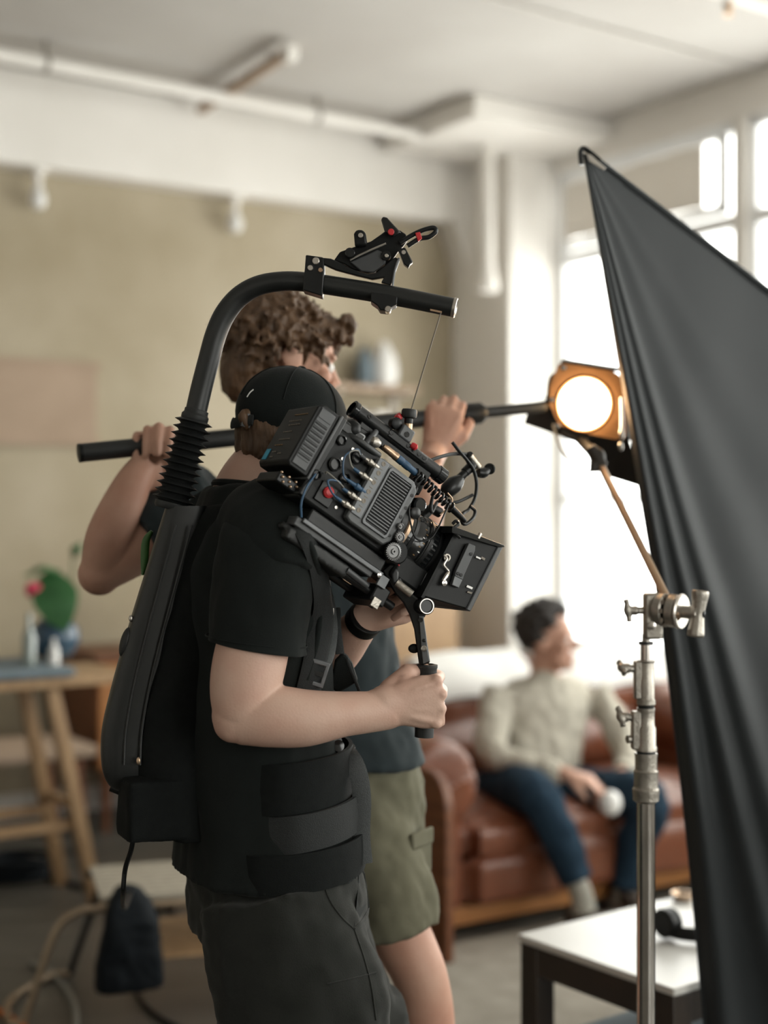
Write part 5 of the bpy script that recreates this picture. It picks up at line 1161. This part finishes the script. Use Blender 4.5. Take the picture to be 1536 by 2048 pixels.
cl('red_plug', C(-.115, .046, -.058), CR, [(.009, 0), (.0095, .002), (.0095, .008), (.006, .010), (.002, .0095)], 'red', None, 20)
cb('plug_plate', -.132, -.100, .046, .050, -.080, -.045, 'black_metal', None, .001)
for k, (f_, u_, r_) in enumerate(((-.098, .020, .011), (-.128, -.012, .012), (-.100, -.022, .010), (-.148, -.045, .009), (-.138, .028, .009))): cl('port', C(f_, .045, u_), CR, [(r_, 0), (r_, .006), (r_ * .75, .0075), (r_ * .7, .003)], 'black_gloss', None, 20)
for f_, r_, u_ in ((-.112, .046, .028), (-.088, .046, -.070), (-.120, .046, .004)): cl('screw', C(f_, r_, u_), CR, [(.0028, 0), (.0028, .002), (.001, .0022)], 'steel', None, 10)
# plate of small hardware below the battery
cb('battery_plate', -.160, -.146, -.050, .050, -.088, .062, 'black_metal', None, .002)
cb('rear_shelf', -.20, -.145, -.040, .034, -.088, -.070, 'black_metal', None, .003)
for k in range(11): cl('brass_pin', C(-.197 + .005 * k, .034 + .001 * (k % 2), -.071 - .006 * (k % 3)), CR, [(.0022, 0), (.0025, .002), (.001, .004)], 'brass', None, 8)
# top: rear connector block, big multi-pin plug, coiled lead
cb('top_block', -.150, -.095, -.03, .040, .042, .066, 'black_gloss', None, .006)
cl('round_plug', C(-.125, .020, .058), (CF * .4 + CR * .7 + CU * .4), [(.016, 0), (.017, .006), (.015, .016), (.009, .022), (.004, .024)], 'black_plastic', None, 22)
cl('lever_knob', C(-.085, .030, .064), (CF + CU * .25), [(.004, 0), (.009, .004), (.010, .012), (.006, .020), (.002, .022)], 'cast_metal', None, 16)
ct('ribbed_cable', [C(-.135, .03, .045), C(-.112, .045, .046), C(-.085, .046, .046), C(-.06, .036, .05)], .0062, 'rubber', None, 12, 5)
pa = Cp(782, 905, .03); pb = Cp(842, 955, .03); pe = Cp(905, 1018, .03); da = (pb - pa).normalized()
cl('metal_plug', pa, da, [(.0035, -.018), (.0060, -.012), (.0066, 0), (.0066, .008), (.0072, .009), (.0072, .014), (.005, .015)], 'brass', None, 18)
bl = pa + da * .015
o = cl('blue_plug', bl, da, [(.0066, 0), (.0070, .002), (.0070, .012), (.0062, .013), (.0062, .016), (.0068, .017), (.0066, .028), (.0058, .029), (.0058, .033), (.0060, .044), (.0045, .046)], 'blue_cable', None, 18)
h0 = bl + da * .042; h1_ = pe; dh = (h1_ - h0).normalized(); x_, y_, _ = basis(dh); hl = (h1_ - h0).length
pts = [h0 + dh * (hl * k / 132) + (x_ * math.cos(2 * math.pi * k / 12) + y_ * math.sin(2 * math.pi * k / 12)) * .0072 for k in range(133)]
ct('coiled_lead', pts, .0026, 'black_gloss', None, 8, 1)
ct('lead_boot', [h1_ - dh * .004, h1_ + dh * .018 + CF * .002, h1_ + dh * .034], [.0065, .0055, .0040], 'black_plastic', None, 12, 3)
# top handle: tube with clamps
hz = .102; ct('top_handle', [C(-.122, 0, hz), C(.082, 0, hz)], .0130, 'black_metal', None, 24, 1); 
cb('handle_rail', -.105, .06, -.008, .008, hz - .026, hz - .010, 'black_metal', None, .002)
cl('handle_end', C(-.124, 0, hz), -CF, [(.0130, -.006), (.0148, -.004), (.0148, .004), (.0110, .005), (.0105, -.004), (.002, -.004)], 'black_gloss', None, 24)
cl('handle_end', C(.084, 0, hz), CF, [(.0118, -.014), (.0145, -.012), (.0145, .004), (.0095, .006), (.002, .003)], 'black_gloss', None, 24)
for f_ in (-.098, -.048, -.008, .004, .018, .030): cl('mount_hole', C(f_, .0122, hz + .002), CR + CU * .3, [(.0042, 0), (.0042, .0016), (.0026, .0016), (.0024, .0004)], 'black_gloss', None, 16)
cb('handle_segment', -.052, .038, .008, .0135, hz - .006, hz + .008, 'black_metal', None, .002); cl('segment_joint', C(-.064, 0, hz), CF, [(.0118, -.001), (.0125, 0), (.0118, .001)], 'black_gloss', None, 24)
for f_ in (-.09, .045): cb('handle_post', f_ - .012, f_ + .012, -.012, .012, .044, hz - .02, 'black_metal', None, .003)
ct('handle_strut', [C(-.075, .014, hz - .014), C(-.082, .026, .075), C(-.088, .030, .055)], .0055, 'grey_plastic', None, 10, 4)
# lifting knob and its bracket
kc = C(-.020, .0, .118)
cb('lift_bracket', -.036, -.008, -.014, .016, .108, .132, 'grey_plastic', None, .003); cl('bracket_hole', C(-.022, .016, .118), CR, [(.005, 0), (.005, .001), (.003, .001)], 'black_gloss', None, 16)
kt = P(819, 822, kc.y); kd = (V((.10, 0, 1))).normalized()
cl('lift_knob', kt - kd * .004, kd, [(.008, -.009), (.0125, -.007), (.0135, -.004), (.0135, .004), (.0120, .007), (.006, .008)], 'rubber', None, 24)
cl('lift_stem', kt - kd * .046, kd, [(.009, 0), (.009, .006), (.0065, .008), (.0065, .022), (.0075, .026), (.0075, .040)], 'black_metal', None, 18); cl('copper_ring', kt - kd * .034, kd, [(.0066, 0), (.0078, .001), (.0078, .012), (.0066, .013)], 'brass', None, 18)
cl('red_knob', C(-.038, -.002, .140), -CF + CU * .3, [(.005, 0), (.0065, .002), (.0060, .010), (.002, .011)], 'red', None, 14); cl('red_knob', C(-.004, .012, .110), CF + CR * .4 - CU * .1, [(.004, 0), (.0060, .003), (.0062, .010), (.002, .013)], 'red', None, 14)
cl('side_roller', C(-.046, .004, .126), CR, [(.009, -.008), (.010, -.006), (.010, .006), (.006, .008)], 'black_plastic', None, 18)
# lens
LU = -.034; la = lambda f: C(f, 0, LU)
def lens(nm, f0, prof, m_, n=40): return cl(nm, la(f0), CF, prof, m_, None, n, 30)
lens('lens_mount', .030, [(.052, 0), (.052, .010), (.049, .012), (.049, .016)], 'black_metal')
lens('mount_ring', .044, [(.050, 0), (.052, .002), (.052, .008), (.049, .010)], 'brass')
lb_o = lens('lens_barrel', .052, [(.050, 0), (.051, .018), (.053, .022), (.053, .036), (.056, .038), (.056, .056), (.054, .060), (.054, .085), (.056, .09)], 'black_gloss')
for f_, r_ in ((.060, .0505), (.092, .0562), (.113, .0545)):
    lens('lens_ring', f_, [(r_, 0), (r_ + .0012, .001), (r_ + .0012, .007), (r_, .008)], 'black_metal')
for k in range(40):
    a = 2 * math.pi * k / 40; c = la(.102) + (CR * math.cos(a) + CU * math.sin(a)) * .0562; mm = MB(); mm.box(c, (.014, .0024, .0034), (CF, CR * math.cos(a) + CU * math.sin(a), -CR * math.sin(a) + CU * math.cos(a))); build(mm, 'gear_tooth', 'black_metal', lb_o)
for k in range(9):
    a = .1 + k * .16 - .9; c = la(.081 + .004 * (k % 2)) + (CR * math.cos(a) + CU * math.sin(a)) * .0532; mm = MB(); mm.box(c, (.004, .0012, .0018), (CF, CR * math.cos(a) + CU * math.sin(a), -CR * math.sin(a) + CU * math.cos(a))); build(mm, 'scale_mark', 'print_gold' if k % 3 else 'white_ceramic', lb_o)
cb('lens_support', .060, .128, -.042, .046, -.112, -.062, 'black_plastic', None, .008)
# gears on the side below the panel
def gear(c, r, t, nm='gear'):
    o = cl(nm, c, CR, [(r * .92, 0), (r * .92, t), (r * .72, t + .001), (r * .66, t - .001), (r * .34, t - .001), (r * .30, t + .0015), (r * .12, t + .0015), (r * .1, t - .002)], 'gear_grey', None, 32)
    nt_ = max(14, int(r / .0006))
    for k in range(nt_):
        a = 2 * math.pi * k / nt_; d = CF * math.cos(a) + CU * math.sin(a); mm = MB(); mm.box(c + d * r * .95 + CR * t * .5, (r * .12, t, r * .08), (d, CR, d.cross(CR))); build(mm, 'gear_tooth', 'gear_grey', o)
gear(Cp(784, 1103, .062), .0150, .006); gear(Cp(797, 1074, .062), .0095, .006); gear(Cp(799, 1053, .062), .0062, .005)
cl('motor_body', C(.046, .040, -.075), CR, [(.019, -.04), (.02, -.038), (.02, .018), (.017, .021)], 'black_plastic', None, 26)
# matte box
mp = [(.108, .008), (.209, .034), (.2105, .030), (.208, -.088), (.205, -.091), (.122, -.118), (.112, -.110)]
RN, RF = .078, -.078
mm = MB(); oo = [(RN, .034), (RN, -.090), (RF, -.090), (RF, .034)]
def rect(f, h0, h1, r0, r1): return [C(f, r0, h0), C(f, r0, h1), C(f, r1, h1), C(f, r1, h0)]
mm.rings([rect(.118, .010, -.116, .070, -.070), rect(.208, .034, -.090, RN, RF), rect(.208, .030, -.086, RN - .004, RF + .004), rect(.122, .004, -.110, .064, -.064)], False, True); mb_ = build(mm, 'matte_box', 'black_plastic', root, bevel=.002)
mm = MB(); mm.rings([rect(.202, .037, -.093, RN + .003, RF - .003), rect(.212, .038, -.092, RN + .003, RF - .003), rect(.212, .030, -.084, RN - .006, RF + .006), rect(.202, .030, -.084, RN - .006, RF + .006)], False, True); build(mm, 'front_rim', 'grey_plastic', mb_, bevel=.002)
mm = MB(); mm.rings([rect(.118, .012, -.118, .071, -.071), rect(.124, .012, -.118, .071, -.071), [la(.124) + (CR * math.cos(a) + CU * math.sin(a)) * .074 - CU * .01 for a in (.785, -.785, -2.356, 2.356)], [la(.118) + (CR * math.cos(a) + CU * math.sin(a)) * .074 - CU * .01 for a in (.785, -.785, -2.356, 2.356)]], False, True); build(mm, 'back_plate', 'black_plastic', mb_)
mm = MB(); mm.lathe([(.054, 0), (.052, .006), (.03, .004), (.002, .0)], la(.136), CF, 36); build(mm, 'front_glass', 'lens_glass', lb_o)
def mpan(nm, pts, r, th, m_, bev=.001):
    w_ = [Cp(u, v, r) for u, v in pts]; o0 = w_[0]; mmm = MB(); mmm.prism([((p - o0).dot(CF), (p - o0).dot(CU)) for p in w_], o0, CF, CU, CR, -th, 0); return build(mmm, nm, m_, mb_, bevel=bev)
mpan('clamp_bar', ((938, 1086), (951, 1092), (950, 1102), (928, 1152), (926, 1160), (910, 1152), (912, 1142)), .084, .008, 'grey_plastic'); mpan('clamp_foot', ((910, 1150), (926, 1158), (918, 1176), (904, 1170)), .083, .008, 'grey_metal')
for u, v in ((942, 1108), (916, 1147), (922, 1150)): 
    mmm = MB(); mmm.lathe([(.003, 0), (.003, .0012), (.001, .0014)], Cp(u, v, .084), CR, 12); build(mmm, 'clamp_screw', 'black_metal', mb_)
mpan('top_flap', ((905, 1052), (955, 1070), (1008, 1090), (1010, 1094), (1000, 1095), (950, 1080), (904, 1066)), .082, .16, 'black_gloss')
mpan('white_print', ((953, 1112), (962, 1116), (961, 1119), (952, 1115)), .0795, .001, 'white_ceramic', 0); mpan('white_print', ((964, 1113), (971, 1117), (969, 1121), (962, 1117)), .0795, .001, 'print_grey', 0)
mpan('white_print', ((935, 1170), (946, 1175), (944, 1179), (933, 1174)), .0795, .001, 'white_ceramic', 0); mpan('white_print', ((936, 1182), (945, 1185), (943, 1188), (934, 1185)), .0795, .001, 'print_grey', 0)
ct('flap_hook', [Cp(905, 1048, .07), Cp(912, 1042, .072), Cp(917, 1048, .074), Cp(908, 1056, .076), Cp(910, 1066, .078), Cp(920, 1076, .08)], .0028, 'black_gloss', mb_, 8, 4); cl('flap_pin', Cp(958, 1073, .08), CU, [(.003, -.004), (.0034, 0), (.0034, .006), (.001, .007)], 'steel', mb_, 12)
ct('lock_lever', [Cp(888, 1110, .075), Cp(894, 1118, .078), Cp(888, 1130, .078), Cp(897, 1142, .078), Cp(894, 1150, .08), Cp(886, 1162, .08)], [.002, .0026, .0022, .0022, .004, .003], 'steel', mb_, 8, 4); cl('lever_eye', Cp(893, 1115, .074), CR, [(.0065, 0), (.0065, .003), (.004, .003), (.004, 0)], 'cast_metal', mb_, 18); cl('lever_end', Cp(886, 1166, .078), CR, [(.005, 0), (.005, .005), (.002, .006)], 'chrome', mb_, 14)
# monitor arm and loose cables at the front
cl('arm_ball', Cp(905, 972, -.04), (CU + CF * .4), [(.011, -.020), (.015, -.014), (.016, .004), (.012, .016), (.007, .024)], 'black_metal', None, 22); cl('arm_neck', Cp(928, 948, -.05), (CU + CF * .35), [(.006, -.02), (.008, -.012), (.007, .012)], 'black_metal', None, 16)
ct('arm_link', [Cp(930, 945, -.05), Cp(944, 930, -.05), Cp(938, 914, -.05), Cp(943, 908, -.05)], [.009, .010, .008, .006], 'black_metal', None, 14, 4); ct('arm_bar', [Cp(940, 912, -.045), Cp(958, 935, -.045)], .0055, 'cast_metal', None, 14, 1)
ct('arm_clamp', [Cp(956, 945, -.05), Cp(966, 946, -.05), Cp(976, 940, -.05)], [.008, .010, .007], 'black_metal', None, 14, 3); q = Cp(979, 938, -.05); cl('arm_knob', q, V((0, -1, 0)), [(.006, -.006), (.0105, -.004), (.0105, .004), (.008, .006), (.0075, .004), (.003, .004), (.0026, .006)], 'black_plastic', None, 22)
ct('antenna_cable', [Cp(905, 885, -.03), Cp(918, 902, -.03), Cp(932, 918, -.035), Cp(946, 938, -.04), Cp(953, 965, -.04), Cp(950, 995, -.03), Cp(938, 1018, -.02), Cp(925, 1028, 0), Cp(924, 1044, .01), Cp(932, 1048, .01), Cp(946, 1036, 0), Cp(950, 1022, -.01), Cp(940, 1012, -.01)], .0032, 'black_plastic', None, 8, 6)
ct('side_cable', [Cp(858, 922, .0), Cp(880, 914, -.01), Cp(905, 908, -.03), Cp(932, 908, -.05)], .0032, 'rubber', None, 8, 6); ct('side_cable', [Cp(866, 992, .0), Cp(862, 1010, .0), Cp(864, 1024, .0), Cp(876, 1003, -.02), Cp(895, 1005, -.03), Cp(915, 1004, -.03), Cp(945, 990, -.04)], .0032, 'rubber', None, 8, 6)
ct('focus_cable', [Cp(902, 1000, .03), Cp(888, 1030, .05), Cp(875, 1058, .062), Cp(862, 1076, .066), Cp(845, 1082, .066), Cp(830, 1074, .066), Cp(822, 1050, .062), Cp(818, 1020, .06), Cp(824, 992, .055), Cp(835, 972, .05)], .0016, 'black_plastic', None, 8, 8)
ct('lamp_lead', [Cp(895, 986, .03), Cp(904, 998, .03), Cp(900, 1012, .03), Cp(880, 1030, .03)], .0014, 'brass', None, 6, 5)
cl('side_motor', C(.052, .035, .022), CR, [(.012, -.03), (.013, -.028), (.013, .004), (.010, .007), (.004, .007)], 'black_gloss', None, 20); cl('side_motor', C(.048, .042, .004), CR, [(.009, -.03), (.010, -.028), (.010, .004), (.006, .006)], 'black_metal', None, 18)
ct('matte_hinge', [Cp(845, 1035, -.02), Cp(862, 1018, -.02), Cp(880, 1026, -.02)], .009, 'black_metal', None, 10, 3)
# dovetail, rods and shoulder pad under the body
cb('base_plate', -.125, .04, -.045, .050, -.118, -.094, 'black_metal', None, .003); cb('dovetail', -.14, .03, -.040, .046, -.134, -.118, 'grey_plastic', None, .002); cb('slide_rail', -.13, .045, .046, .052, -.124, -.116, 'grey_metal', None, .0015)
for r_ in (-.03, .03): ct('rod', [C(-.10, r_, -.150), C(.10, r_, -.150)], .0075, 'black_metal', None, 18, 1)
ct('lower_rod', [Cp(693, 1140, .04), Cp(735, 1172, .04)], .0055, 'grey_plastic', None, 14, 1)
mm = MB(); 
mm.box(C(-.075, 0, -.148), (.13, .085, .022), CAX); mm.box(C(-.075, 0, -.140), (.15, .07, .012), CAX)
organic(mm, 'shoulder_pad', 'rubber', root, voxel=.004, smooth=4)
cb('rod_clamp', .045, .075, -.045, .050, -.166, -.134, 'black_metal', None, .003); cb('clamp_lever', .040, .058, .050, .056, -.140, -.120, 'grey_metal', None, .001); cb('clamp_lever', .048, .064, .050, .055, -.175, -.158, 'cast_metal', None, .001)
cl('lever_screw', Cp(757, 1150, .056), CR, [(.004, 0), (.004, .003), (.001, .004)], 'chrome', None, 12)
# side hand grip
GP = lambda u, v, d: P(u, v, d)
hb = [(764, 1140), (780, 1126), (796, 1130), (800, 1150), (812, 1180), (836, 1195), (850, 1204), (855, 1216), (850, 1232), (846, 1236), (852, 1270), (857, 1302), (860, 1325), (838, 1330), (834, 1300), (828, 1258), (818, 1228), (806, 1205), (788, 1184), (774, 1160)]
def gflat(nm, pts, d, th, m_, bev=.003, par=None):
    o0 = P(pts[0][0], pts[0][1], d); mmm = MB(); mmm.prism([((P(u, v, d) - o0).x, (P(u, v, d) - o0).z) for u, v in pts], o0, X, Z3, Y, -th / 2, th / 2); return build(mmm, nm, m_, par or root, bevel=bev)
gh = gflat('grip_bracket', hb, 2.40, .026, 'black_metal')
gflat('grip_arm_plate', ((838, 1231), (847, 1232), (852, 1266), (858, 1322), (846, 1328), (842, 1290), (840, 1258)), 2.386, .006, 'grey_metal', .001, gh)
mmm = MB(); mmm.lathe([(.004, 0), (.004, .0016), (.002, .0016)], P(841, 1240, 2.382), -Y, 16); build(mmm, 'arm_hole', 'black_gloss', gh)
for u, v, r_, m_ in ((848, 1297, .0052, 'chrome'), (848, 1281, .0028, 'black_gloss')):
    mmm = MB(); mmm.lathe([(r_, 0), (r_, .0015), (r_ * .6, .0018), (r_ * .5, .001)], P(u, v, 2.3825), -Y, 20); build(mmm, 'arm_bolt', m_, gh)
mmm = MB(); mmm.lathe([(.012, -.02), (.0135, -.018), (.0135, .014), (.0145, .015), (.0145, .022), (.012, .024), (.010, .021), (.002, .021)], P(843, 1212, 2.388), V((.35, -.93, .05)).normalized(), 28); rs = build(mmm, 'rosette', 'black_metal', gh)
mmm = MB(); mmm.torus(P(843, 1212, 2.388) + V((.35, -.93, .05)).normalized() * .023, .012, .0012, V((.35, -.93, .05)).normalized(), 28, 6); build(mmm, 'rosette_ring', 'steel', rs)
ct('tilt_lever', [P(793, 1165, 2.38), P(824, 1189, 2.378)], .0068, 'cast_metal', gh, 16, 1); gflat('latch', ((783, 1148), (791, 1136), (798, 1144), (796, 1166), (786, 1168)), 2.384, .012, 'grey_plastic', .003, gh); gflat('red_lever', ((784, 1142), (797, 1127), (800, 1130), (796, 1144), (790, 1142)), 2.39, .008, 'red', .001, gh)
mmm = MB(); mmm.ell(P(828, 1297, 2.40), (.010, .006, .008)); build(mmm, 'side_pin', 'black_plastic', gh)
gd = (P(852, 1328, 2.405) - P(848, 1470, 2.405)).normalized()
cl('grip_collar', P(852, 1342, 2.405), gd, [(.017, -.010), (.0185, -.008), (.0185, .004), (.0195, .006), (.0195, .011), (.014, .012), (.012, .008), (.002, .008)], 'rubber', gh, 28); cl('collar_ring', P(852, 1334, 2.405), gd, [(.0186, 0), (.0196, .0006), (.0186, .0014)], 'brass', gh, 28)
ct('hand_grip', [P(852, 1345, 2.405), P(851, 1400, 2.405), P(848, 1474, 2.405)], [.0155, .0165, .016], 'rubber', gh, 24, 4)
